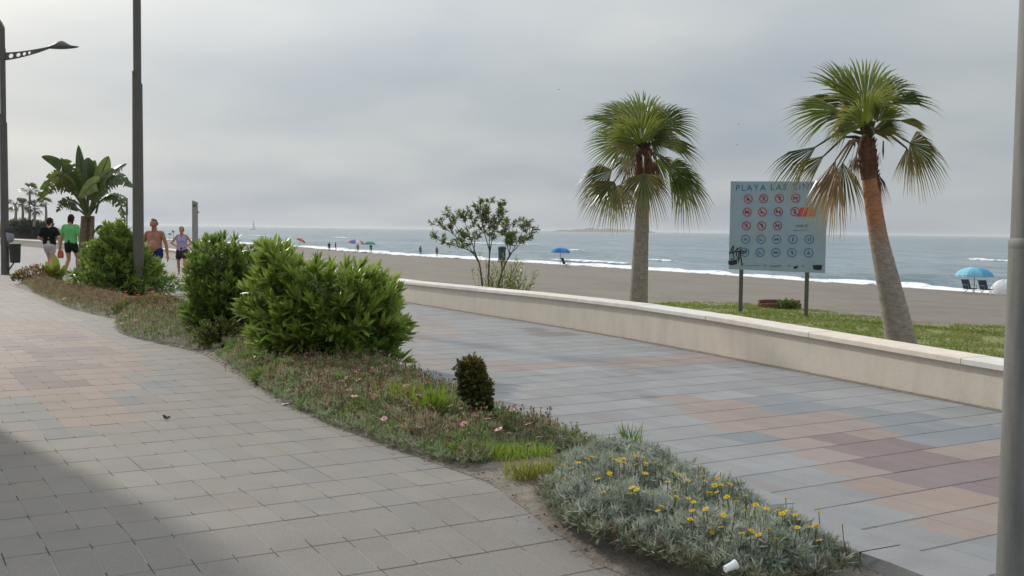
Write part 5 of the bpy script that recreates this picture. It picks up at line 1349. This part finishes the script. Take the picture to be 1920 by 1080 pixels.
    mo = MB(); ball(mo, hd + f * (.088 * k) - Vector((0, 0, .055 * k)), .022 * k, .008 * k, .007 * k, 8, (.30, .10, .08), (s, f, Vector((0, 0, 1)))); mo.build('mouth', M['skin'], th)
    return th, J
TAN = (.42, .20, .125); FAIR = (.56, .34, .25)
TOCAM = math.pi
stand = dict(handL=(-.27, .03, .84), handR=(.27, .03, .84), footL=(-.10, .0, 0), footR=(.10, .02, 0))
pm = at(290, 480, 27.0); pm.z = 0
person('shirtless tanned man in blue swim shorts walking towards the camera', pm, 1.80, TOCAM + .12, dict(handL=(-.36, .06, .86), handR=(.31, -.06, .86), footL=(-.11, .22, 0), footR=(.10, -.22, .02), fat=1.28, elb=.9, elbb=.6), (.36, .165, .10), (.20, .13, .09), clothes=(('trunks', (.02, .035, .14)),))
pw = at(341, 480, 35.5); pw.z = 0
person('woman in lavender tank top and dark skirt walking towards the camera', pw, 1.61, TOCAM - .1, dict(handL=(-.17, .2, 1.04), handR=(.16, .22, 1.06), footL=(-.16, .28, 0), footR=(.16, -.26, .02), elb=1.2, elbb=.5), (.42, .21, .14), (.22, .11, .06), clothes=(('tank', (.40, .36, .60)), ('skirt', (.04, .035, .04))), female=True)
pg = at(93, 470, 35.0); pg.z = 0
person('dark haired woman in black T-shirt and white shorts seen from behind', pg, 1.84, -.12, dict(fat=1.15, handL=(-.2, .2, 1.0), handR=(.30, -.02, .90), footL=(-.03, .16, 0), footR=(.04, -.14, .0), elb=1.0), FAIR, (.035, .022, .016), clothes=(('tshirt', (.012, .014, .015)), ('shorts', (.55, .53, .52))), female=True, hairstyle='bun')
pt = at(133, 470, 34.5); pt.z = 0
tt, tJ = person('person in bright green T-shirt and black shorts walking away beside the tree', pt, 1.95, .15, dict(handL=(-.34, .02, .84), handR=(.26, .1, .86), footL=(-.10, -.16, .01), footR=(.09, .2, 0), elb=.7), TAN, (.04, .025, .02), clothes=(('tshirt', (.17, .52, .19)), ('shorts', (.015, .016, .018))), hairstyle='bob')
def carry_bag():
    c = tJ['haL'] + Vector((0, 0, -.20)); mb = MB(); vs = []
    for z, w, d in ((.06, .05, .02), (.0, .08, .035), (-.12, .085, .05), (-.2, .07, .045)):
        vs += [c + Vector((i * w, j * d, z)) for i, j in ((-1, -1), (1, -1), (1, 1), (-1, 1))]
    mb.add(vs, [[k * 4 + q, k * 4 + (q + 1) % 4, k * 4 + 4 + (q + 1) % 4, k * 4 + 4 + q] for k in range(3) for q in range(4)] + [[3, 2, 1, 0], [12, 13, 14, 15]], (.48, .13, .06))
    tube(mb, [c + Vector((-.05, 0, .06)), c + Vector((-.02, 0, .15)), c + Vector((.02, 0, .15)), c + Vector((.05, 0, .06))], [.008] * 4, 5, (.48, .13, .06))
    tag(mb.build('carrier_bag', M['cloth'], loc=c), 'small orange bag held by the person in the green T-shirt', 'bag')
carry_bag()

# people on the far beach
def shore(x, y, Y=None):
    # point of the sand seen at this pixel
    d = ray(x, y); lo, hi = 15.0, 400.0
    t = lo
    while t < hi:
        p = Vector((0, 0, HC)) + d * (t / d.y)
        if p.z < zb(p.x, p.y): return p
        t += .5
    return Vector((0, 0, HC)) + d * (hi / d.y)
BPG = 'people by the water far down the beach'
def beach_person(x, y, hpx, label, cl, skin=(.16, .08, .055), pose=None, hair=(.03, .02, .02), Y=None):
    p = shore(x, y); p.z = zb(p.x, p.y); h = hpx * p.y / F
    person(label, p, max(1.45, min(1.85, h)), random.choice((TOCAM, .3, 1.2)), pose or stand, skin, hair, BPG, cl, vox=.02)
beach_person(617, 471, 15, 'darker of the two tiny standing figures at the far waterline', (('tshirt', (.03, .03, .05)), ('shorts', (.03, .03, .05))))
beach_person(629, 471, 16, 'tiny figure in green at the far waterline, right of a darker one', (('tshirt', (.03, .06, .04)), ('shorts', (.05, .06, .1))))
beach_person(788, 479, 14, 'tiny lone figure at the waterline left of the straggly shrub', (('trunks', (.05, .05, .12)),))
beach_person(819, 481, 15, 'tiny figure by the water seen through the left twigs of the straggly shrub', (('trunks', (.03, .03, .05)),))
beach_person(696, 474, 13, 'tiny figure bending forward under the green beach parasol', (('tshirt', (.04, .04, .07)), ('shorts', (.03, .03, .05))), pose=dict(handL=(-.2, .55, .75), handR=(.2, .6, 1.1), footL=(-.1, 0, 0), footR=(.1, .05, 0), lean=.9))
beach_person(671, 473, 14, 'tiny figure standing under the pink and blue beach parasol', (('trunks', (.04, .12, .14)),))

# ------------------------------------------------------------------ beach furniture
def parasol(label, base, h, r, cols, tilt=(0, 0), valance=.0):
    base = Vector(base); th = thing('beach_parasol', label, 'parasol', base, 'beach parasols along the shore')
    ax = Vector((tilt[0], tilt[1], 1)).normalized(); top = base + ax * h; _, s, u = frame(ax, Vector((0, 1, 0)))
    mb = MB(); tube(mb, [base - Vector((0, 0, .2)), top], [.022, .022], 8, (.5, .5, .5)); mb.build('pole', M['galv'], th)
    mb = MB(); n = 8; rings = 5; H = r * .42
    def P(a, t): 
        sag = 1 - .05 * (1 - abs(math.cos(a * n / 2))) * t
        return top + (s * math.cos(a) + u * math.sin(a)) * (r * math.sin(t * 1.25) / math.sin(1.25) * sag) - ax * (H * t * t)
    sub = 4
    for i in range(n):
        for q in range(sub):
            a0 = 2 * math.pi * (i + q / sub) / n; a1 = 2 * math.pi * (i + (q + 1) / sub) / n
            for k in range(rings): mb.add([P(a0, k / rings), P(a1, k / rings), P(a1, (k + 1) / rings), P(a0, (k + 1) / rings)], [[0, 1, 2, 3]], cols[i % len(cols)])
            mb.add([P(a0, 1), P(a1, 1), P(a1, 1) - ax * .10, P(a0, 1) - ax * .10], [[0, 1, 2, 3]], mixc(cols[i % len(cols)], (.9, .9, .9), .15))
    mb.build('canopy', M['cloth'], th, smooth=False)
    mb = MB(); tube(mb, [top, top + ax * .08], [.02, .008], 6); mb.build('finial', M['galv'], th)
    for i in range(n):
        mb = MB(); a = 2 * math.pi * i / n; tube(mb, [top - ax * .02, P(a, .5) - ax * .02, P(a, 1) - ax * .02], [.006] * 3, 4); mb.build('rib', M['galv'], th)
    return th
def pz(x, y): p = shore(x, y); p.z = zb(p.x, p.y); return p
def deckchair(label, p, ang, col, group):
    th = thing('beach_chair', label, 'chair', p, group); p = Vector(p); c, s_ = math.cos(ang), math.sin(ang); fx = Vector((c, s_, 0)); fy = Vector((-s_, c, 0))
    def W(x, y, z): return p + fx * x + fy * y + Vector((0, 0, z))
    for sd in (-1, 1):
        mb = MB(); x = sd * .28
        tube(mb, [W(x, .28, 0), W(x, -.22, .32), W(x, -.45, .88)], [.014] * 3, 6); mb.build('side_frame', M['galv'], th)
        mb = MB(); tube(mb, [W(x, -.30, 0), W(x, .27, .36)], [.014] * 2, 6); mb.build('leg', M['galv'], th)
        mb = MB(); tube(mb, [W(x * 1.06, -.3, .55), W(x * 1.06, .2, .55), W(x * 1.06, .25, .36)], [.016] * 3, 6); mb.build('armrest', M['galv'], th)
    def sheet(name, pts):
        mb = MB(); vs = []
        for y, z in pts: vs += [W(-.27, y, z), W(.27, y, z), W(.27, y, z - .012), W(-.27, y, z - .012)]
        n = len(pts); mb.add(vs, [[k * 4 + q, k * 4 + (q + 1) % 4, k * 4 + 4 + (q + 1) % 4, k * 4 + 4 + q] for k in range(n - 1) for q in range(4)] + [[3, 2, 1, 0], [n * 4 - 4, n * 4 - 3, n * 4 - 2, n * 4 - 1]], col); mb.build(name, M['cloth'], th)
    sheet('seat', [(.27, .37), (.05, .30), (-.20, .33)]); sheet('backrest', [(-.22, .34), (-.34, .58), (-.45, .87)])
u1 = pz(1826, 551); u1.y -= 0
parasol('light blue parasol at the right end of the beach above two chairs', u1, 1.66, 1.16, [(.20, .50, .66), (.30, .62, .74), (.12, .36, .58)], (.0, 0))
deckchair('dark beach chair under the light blue parasol, left of a pair', pz(1818, 552), TOCAM + .3, (.05, .06, .09), 'pair of beach chairs')
deckchair('dark beach chair next to the white tent, right of a pair', pz(1849, 553), TOCAM + .2, (.05, .06, .09), 'pair of beach chairs')
bu = pz(1050, 501); parasol('small bright blue parasol on the waterline left of the upright palm', bu, 1.75, .85, [(.04, .16, .48), (.07, .24, .58)], (.02, 0))
deckchair('dark beach chair beside the bright blue parasol', pz(1062, 502), TOCAM + 1.1, (.035, .035, .045), None)
pp = pz(666, 474); parasol('pink white and blue parasol far along the shore', pp, 2.0, 1.25, [(.55, .16, .22), (.7, .66, .68), (.14, .2, .42), (.4, .1, .2)], (.12, 0))
pp = pz(693, 475); parasol('small green parasol far along the shore, over a bending figure', pp, 1.95, .95, [(.06, .26, .18), (.1, .34, .24)], (0, 0))
pp = pz(556, 468); parasol('orange red tilted parasol just above the top of the oleanders', pp, 1.9, .8, [(.5, .09, .05), (.6, .2, .08)], (.45, .1))
pp = pz(318, 452); parasol('tiny white and teal parasol between the man and the woman', pp, 2.0, 1.1, [(.75, .75, .75), (.1, .35, .42)], (0, 0))
def tent():
    p = pz(1889, 552); th = thing('beach_tent', 'white dome beach tent partly hidden by the grey pole', 'tent', p); mb = MB(); n = 24; m = 8; vs = []
    for i in range(m + 1):
        t = math.pi / 2 * i / m
        for k in range(n): a = 2 * math.pi * k / n; rr = 1.15 * math.cos(t) ** .8 * (1 - .05 * abs(math.sin(2 * a))); vs.append(p + Vector((rr * math.cos(a), .8 * rr * math.sin(a), 1.0 * math.sin(t))))
    mb.add(vs, [[i * n + k, i * n + (k + 1) % n, (i + 1) * n + (k + 1) % n, (i + 1) * n + k] for i in range(m) for k in range(n)], (.8, .8, .8)); mb.build('canopy', M['cloth'], th, smooth=True)
    for sg in (-1, 1):
        mb = MB(); tube(mb, [p + Vector((sg * 1.16 * math.cos(a) , -.83 * abs(math.cos(a)) * .72 - .01, 1.02 * math.sin(a))) for a in [math.pi / 2 * q / 10 for q in range(11)]], [.02] * 11, 6, (.6, .6, .62)); mb.build('hoop', M['col'], th)
tent()
def beach_bin():
    Y = 62.0; p = at(941, 491, Y); p.z = zb(p.x, p.y); s = Y / F; h = 29 * s; r = 7 * s
    th = thing('beach_bin', 'tall dark blue green bin on the sand behind the straggly shrub', 'bin', p)
    z0 = at(941, 491, Y).z - p.z
    mb = MB(); tube(mb, [p + Vector((0, 0, max(.05, z0) + h * t)) for t in (0, .02, .5, .82)], [r * .92, r * .95, r, r * 1.03], 18); mb.build('drum', mat('bin_drum', (.035, .06, .07), rough=.5, var=.15), th)
    mb = MB(); tube(mb, [p + Vector((0, 0, max(.05, z0) + h * t)) for t in (.82, .84, .94, 1.0)], [r * 1.12, r * 1.16, r * 1.1, r * .8], 18); mb.build('lid', M['bin'], th)
    if z0 > .1: mb = MB(); tube(mb, [p - Vector((0, 0, .1)), p + Vector((0, 0, z0 + .1))], [.06, .06], 8); mb.build('stand', M['paint'], th)
beach_bin()
def marker_post():
    p = pz(325, 452); th = thing('beach_marker', 'thin beach marker post with a small round disc between man and woman', 'post', p)
    mb = MB(); tube(mb, [p, p + Vector((0, 0, 2.1))], [.05, .05], 8); mb.build('post', M['paint'], th)
    mb = MB(); q = p + Vector((0, -.06, 2.2)); tube(mb, [q, q + Vector((0, -.05, 0))], [.28, .28], 16, (.10, .15, .2)); mb.build('disc', M['col'], th)
marker_post()

# ------------------------------------------------------------------ headland, far palms, far coast
def headland():
    mb = MB(); vs = []; n, m = 60, 14
    for i in range(n + 1):
        for j in range(m + 1):
            x = -20 + 160 * i / n; y = j / m
            c = at(x, 430, 188 + 30 * y); 
            prof = 2.9 * max(0, math.sin(math.pi * min(1, max(0, (i / n) * .80 + .2)))) ** .7 if i / n < .62 else 2.9 * max(0, .86 - 2.2 * (i / n - .62)) 
            hh = max(0, prof * math.sin(math.pi * min(1, .12 + y)) ) + .9 * noise.noise(Vector((i * .35, j * .5, 3)))
            vs.append((c.x, c.y, max(-3, -.6 + hh * (1 if i < n else 0) - (2 if j in (0, m) else 0))))
    mb.add(vs, [[i * (m + 1) + j, (i + 1) * (m + 1) + j, (i + 1) * (m + 1) + j + 1, i * (m + 1) + j + 1] for i in range(n) for j in range(m)])
    tag(mb.build('headland', M['rock'], smooth=True), None, None, kind='structure')
    hb = MB()
    for _ in range(5200):
        x = U(8, 98); p = at(x, 412, U(183, 190)); p.z = U(.6, 2.3 - .5 * abs(x - 48) / 45 + .7 * noise.noise(Vector((x * .12, 0, 0)))) * U(.6, 1)
        leaf(hb, p, rdir(-.1), rdir(), U(.3, .7), U(.2, .35), shade((.06, .07, .03), .35), .1)
    tag(hb.build('scrub', M['matleaf']), 'dark scrub covering the far headland under the distant palms', 'scrub', kind='stuff')
headland()
def far_palm(label, x, ytop, ybase, Y, r, n=13, col=(.09, .115, .045)):
    b = at(x, ybase, Y); t = at(x + U(-1, 1), ytop, Y); th = thing('distant_palm', label, 'palm tree', b, 'palms on the far headland')
    mb = MB(); tube(mb, [b - Vector((0, 0, 1)), b.lerp(t, .5) + Vector((.1, 0, 0)), t], [.26, .2, .17], 8); mb.build('trunk', M['trunk'], th)
    fb = MB()
    for k in range(n):
        d = rdir(-.35); hub = t + d * (r * .42) ; nn = Vector((0, 0, 1)) if abs(d.z) < .7 else Vector((0, -1, 0))
        tube(fb, [t, hub], [.03, .02], 4, (.08, .08, .03)); 
        fan_frond(fb, hub, d, nn + rdir() * .5, r * .72, 62, 11, col, (.09, .09, .04), .4, .2)
    fb.build('crown', M['leaf'], th)
far_palm('tallest of the tiny distant palms, standing above the others', 55, 357, 412, 186, 1.75)
far_palm('distant palm with round crown, leftmost on the headland', 29, 383, 412, 184, 1.6)
far_palm('distant palm between the leftmost one and the tallest one', 42, 386, 412, 187, 1.6)
far_palm('dense dark distant palm right below the crown of the tallest palm', 64, 390, 414, 183, 1.7, 17, (.07, .09, .035))
far_palm('slim distant palm right of the cluster, above the black-shirted woman', 86, 382, 415, 188, 1.35)
def breakwater():
    mb = MB()
    for k in range(90):
        x = U(196, 262); p = at(x, 431, U(300, 308)); p.z = SEA + U(0, 1.5); r = U(.5, 1.1)
        o = len(mb.v); ball(mb, p, r, r * U(.7, 1), r * U(.5, .8), 7); mb.v[o:] = [tuple(Vector(v) + rdir() * r * .18) for v in mb.v[o:]]
    o = mb.build('breakwater', mat('breakwater_rock', (.09, .085, .08), rough=.95, var=.3), loc=at(230, 433, 304)); tag(o, 'low dark rock breakwater at the far waterline beside the tall lamp post', 'breakwater')
breakwater()
def far_coast():
    mb = MB(); vs = []; n = 60
    for i in range(n + 1):
        x = 1040 + 190 * i / n; p = at(x, 430, 4200); hh = 2 + 15 * math.sin(math.pi * i / n) ** .6 * (.75 + .4 * noise.noise(Vector((i * .17, 0, 0))))
        for dy, k in ((-60, 0), (0, 1), (120, .9), (300, 0)): vs.append((p.x, p.y + dy, SEA - 1 + (hh + 1) * k))
    mb.add(vs, [[i * 4 + j, (i + 1) * 4 + j, (i + 1) * 4 + j + 1, i * 4 + j + 1] for i in range(n) for j in range(3)])
    tag(mb.build('far_hills', M['rock'], smooth=True), None, None, kind='structure')
far_coast()
def sailboat():
    Y = 1500.0; c = at(474, 430, Y); c.z = SEA; s = Y / F; th = thing('sailboat', 'tiny white sailing boat on the horizon above the oleanders', 'boat', c)
    mb = MB(); vs = []; n = 12
    for i in range(n + 1):
        t = -1 + 2 * i / n; w = 1.5 * (1 - abs(t) ** 2.2) + .02; z = .9 + .25 * t
        vs += [c + Vector((t * 4.2, -w, z)), c + Vector((t * 4.0, -w * .5, -.4)), c + Vector((t * 4.0, w * .5, -.4)), c + Vector((t * 4.2, w, z))]
    mb.add(vs, [[i * 4 + j, i * 4 + j + 1, i * 4 + 5 + j, i * 4 + 4 + j] for i in range(n) for j in range(3)] + [[i * 4 + 3, i * 4, i * 4 + 4, i * 4 + 7] for i in range(n)], (.75, .75, .75)); mb.build('hull', M['col'], th)
    mb = MB(); tube(mb, [c + Vector((0, 0, .5)), c + Vector((0, 0, 16.5))], [.12, .07], 6, (.6, .6, .6)); mb.build('mast', M['col'], th)
    mb = MB(); mb.add([c + Vector((.2, -.1, 1.6)), c + Vector((3.2, -.2, 1.7)), c + Vector((.2, -.1, 15.5)), c + Vector((1.5, -.5, 6)), c + Vector((.2, -.12, 1.6)), c + Vector((3.2, -.22, 1.7)), c + Vector((.2, -.12, 15.5))], [[0, 1, 3], [1, 2, 3], [2, 0, 3], [4, 6, 5]], (.7, .7, .7)); mb.build('sail', M['cloth'], th)
    mb = MB(); box(mb, c + Vector((.4, 0, 1.1)), 2.4, 1.5, .6, (.7, .7, .7), bev=.1); mb.build('cabin', M['col'], th)
sailboat()
def bird(label, x, y, Y, span, roll):
    c = at(x, y, Y); mb = MB(); d = Vector((.8, .5, .1)).normalized(); s = Vector((-d.y, d.x, 0)); k = span / 2
    tube(mb, [c - d * k * .45, c - d * k * .2, c + d * k * .2, c + d * k * .42], [.01 * k, .09 * k, .1 * k, .03 * k], 8)
    for sd in (-1, 1):
        a = c + s * (sd * .07 * k); b = c + s * (sd * .5 * k) + Vector((0, 0, (.22 + roll * sd) * k)); e = c + s * (sd * k) + Vector((0, 0, (.05 + roll * sd * 2) * k)) - d * .15 * k
        vs = [a + d * .13 * k, a - d * .13 * k, b - d * .12 * k, b + d * .14 * k, e]
        mb.add(vs + [v - Vector((0, 0, .012 * k)) for v in vs], [[0, 1, 2, 3], [3, 2, 4], [8, 7, 6, 5], [9, 7, 8]])
    mb.add([c - d * .4 * k + s * .04 * k, c - d * .4 * k - s * .04 * k, c - d * .65 * k - s * .1 * k, c - d * .65 * k + s * .1 * k], [[0, 1, 2, 3]])
    tag(mb.build('bird', mat('bird_feathers', (.04, .04, .045), rough=.8, var=.1), loc=c), label, 'bird', 'birds in the sky')
bird('small dark bird high up left of the upright palm', 1048, 168, 60, .22, .1)
bird('small dark bird in the sky between the palms, topmost of three', 1385, 232, 60, .19, -.1)
bird('small dark bird in the sky between the palms, rightmost of three', 1425, 255, 60, .15, .15)
bird('small dark bird in the sky between the palms, lowest of three', 1382, 272, 60, .22, .2)
bird('tiny faint bird in the open sky over the oleanders', 617, 205, 90, .2, .1)

# ------------------------------------------------------------------ assumed building, added out of view at left: its corner shades the near paving
def building():
    K = Vector((-3.0, 7.22, 0)) + Vector((-.655, .755, 0)) * 5.9; a = -UU; b = -VV; Ww, D_, H_ = 9.0, 5.2, 6.4
    th = thing('shade_building', 'assumed cream two storey building, added out of view to shade the near paving', 'building', (K.x, K.y, 0))
    def P(u, v, z): q = K + a * u + b * v; q.z = z; return q
    mb = MB(); c = P(Ww / 2, D_ / 2, H_ / 2 - .4); box(mb, c, Ww, D_, H_ + .8, (1, 1, 1), UU, VV); mb.build('wall', M['plaster'], th)
    mb = MB(); box(mb, P(Ww / 2, D_ / 2, H_ + .12), Ww + .3, D_ + .3, .24, (1, 1, 1), UU, VV, bev=.03); mb.build('cornice', M['coping'], th)
    for z in (1.5, 4.4):
        for v in (1.3, 3.7):
            fm = MB(); c = P(-.03, v, z); box(fm, c, .08, 1.1, 1.4, (.35, .3, .25), UU, VV, bev=.01); fo = fm.build('window', M['col'], th)
            gm = MB(); box(gm, P(-.08, v, z), .02, .9, 1.2, (1, 1, 1), UU, VV); gm.build('pane', M['glass'], fo)
        for u in (1.5, 4.0, 6.5):
            fm = MB(); c = P(u, -.03, z); box(fm, c, 1.1, .08, 1.4, (.35, .3, .25), UU, VV, bev=.01); fo = fm.build('window', M['col'], th)
            gm = MB(); box(gm, P(u, -.08, z), .9, .02, 1.2, (1, 1, 1), UU, VV); gm.build('pane', M['glass'], fo)
building()

# ------------------------------------------------------------------ light, sky, air
AZ = Vector((-.655, .755, 0)).normalized(); EL = math.radians(26)
SUN = Vector((AZ.x * math.cos(EL), AZ.y * math.cos(EL), math.sin(EL)))
sd = bpy.data.lights.new('sun', 'SUN'); so = bpy.data.objects.new('sun', sd); COL.objects.link(so)
sd.energy = 2.6; sd.angle = math.radians(1.8); sd.color = (1.0, .93, .82)
so.rotation_euler = SUN.to_track_quat('Z', 'Y').to_euler(); so.location = (-20, 20, 30)
W = bpy.data.worlds.new('World'); scene.world = W; W.use_nodes = True
t = W.node_tree; t.nodes.clear(); L = t.links
out = N(t, 'ShaderNodeOutputWorld'); bg = N(t, 'ShaderNodeBackground'); bg.inputs['Strength'].default_value = 0.1
sky = N(t, 'ShaderNodeTexSky', sky_type='NISHITA'); sky.sun_disc = False; sky.sun_elevation = EL; sky.sun_rotation = math.atan2(AZ.x, AZ.y)
sky.air_density = 1.5; sky.dust_density = 3
tc = N(t, 'ShaderNodeTexCoord'); sx = N(t, 'ShaderNodeSeparateXYZ'); L.new(tc.outputs['Generated'], sx.inputs[0])
def mth(op, a, b=None, c=None):
    n = N(t, 'ShaderNodeMath', operation=op)
    for i, q in enumerate((a, b, c)):
        if q is None: continue
        if isinstance(q, (int, float)): n.inputs[i].default_value = q
        else: L.new(q, n.inputs[i])
    return n.outputs[0]
zc = mth('MAXIMUM', sx.outputs['Z'], 0.0)
den = mth('ADD', zc, 0.22)
cx = mth('DIVIDE', sx.outputs['X'], den); cy = mth('DIVIDE', sx.outputs['Y'], den)
cmb = N(t, 'ShaderNodeCombineXYZ'); L.new(cx, cmb.inputs[0]); L.new(cy, cmb.inputs[1])
nz = N(t, 'ShaderNodeTexNoise'); nz.inputs['Scale'].default_value = 1.15; nz.inputs['Detail'].default_value = 5; nz.inputs['Roughness'].default_value = .45
L.new(cmb.outputs[0], nz.inputs['Vector'])
# overcast layer: brightness by height, clumps, and a glow round the veiled sun
ramp = N(t, 'ShaderNodeValToRGB'); L.new(zc, ramp.inputs[0])
e = ramp.color_ramp.elements
e[0].position = 0.0; e[0].color = (5.7, 5.85, 6.0, 1)
e[1].position = 1.0; e[1].color = (12.5, 12.6, 12.6, 1)
for p, c in ((.05, (5.5, 5.78, 5.92)), (.10, (5.05, 5.4, 5.62)), (.145, (5.45, 5.7, 5.9)), (.19, (6.7, 6.8, 6.75)), (.26, (7.1, 7.15, 7.05)), (.45, (8.6, 8.7, 8.7))):
    q = e.new(p); q.color = (*c, 1)
cl = N(t, 'ShaderNodeMapRange'); cl.inputs['From Min'].default_value = .32; cl.inputs['From Max'].default_value = .68; L.new(nz.outputs['Fac'], cl.inputs['Value'])
ct = N(t, 'ShaderNodeMix', data_type='RGBA'); ct.inputs['A'].default_value = (.745, .82, .925, 1); ct.inputs['B'].default_value = (1.07, 1.09, 1.09, 1); L.new(cl.outputs[0], ct.inputs['Factor'])
dt = N(t, 'ShaderNodeVectorMath', operation='DOT_PRODUCT'); L.new(tc.outputs['Generated'], dt.inputs[0]); dt.inputs[1].default_value = SUN
gl = mth('POWER', mth('MAXIMUM', dt.outputs['Value'], 0.0), 4.0); gl = mth('MULTIPLY_ADD', gl, .42, .86)
vs_ = N(t, 'ShaderNodeVectorMath', operation='SCALE'); cm = N(t, 'ShaderNodeVectorMath', operation='MULTIPLY'); L.new(ramp.outputs[0], cm.inputs[0]); L.new(ct.outputs['Result'], cm.inputs[1]); L.new(cm.outputs[0], vs_.inputs[0]); L.new(gl, vs_.inputs['Scale'])
mx = N(t, 'ShaderNodeMix', data_type='RGBA'); mx.inputs['Factor'].default_value = .92
L.new(sky.outputs[0], mx.inputs['A']); L.new(vs_.outputs[0], mx.inputs['B'])
L.new(mx.outputs['Result'], bg.inputs['Color']); L.new(bg.outputs[0], out.inputs['Surface'])

hz = MB(); box(hz, (2250, 4150, 1.0), 9700, 8900, 17.0)
hm, t2 = nt('haze_air'); ho = N(t2, 'ShaderNodeOutputMaterial'); pv = N(t2, 'ShaderNodeVolumePrincipled')
pv.inputs['Color'].default_value = (.93, .96, 1.0, 1); pv.inputs['Density'].default_value = .00013; pv.inputs['Anisotropy'].default_value = .2
t2.links.new(pv.outputs[0], ho.inputs['Volume'])
HZ = True
if HZ: tag(hz.build('haze', hm), 'thin pale sea haze over the whole bay', 'haze', kind='stuff')

vs2 = scene.view_settings; vs2.view_transform = 'Standard'; vs2.look = 'None'; vs2.exposure = 0; vs2.gamma = 1
scene.render.engine = 'CYCLES'; scene.cycles.max_bounces = 6; scene.cycles.transparent_max_bounces = 12
scene.render.resolution_x = 1024; scene.render.resolution_y = 576
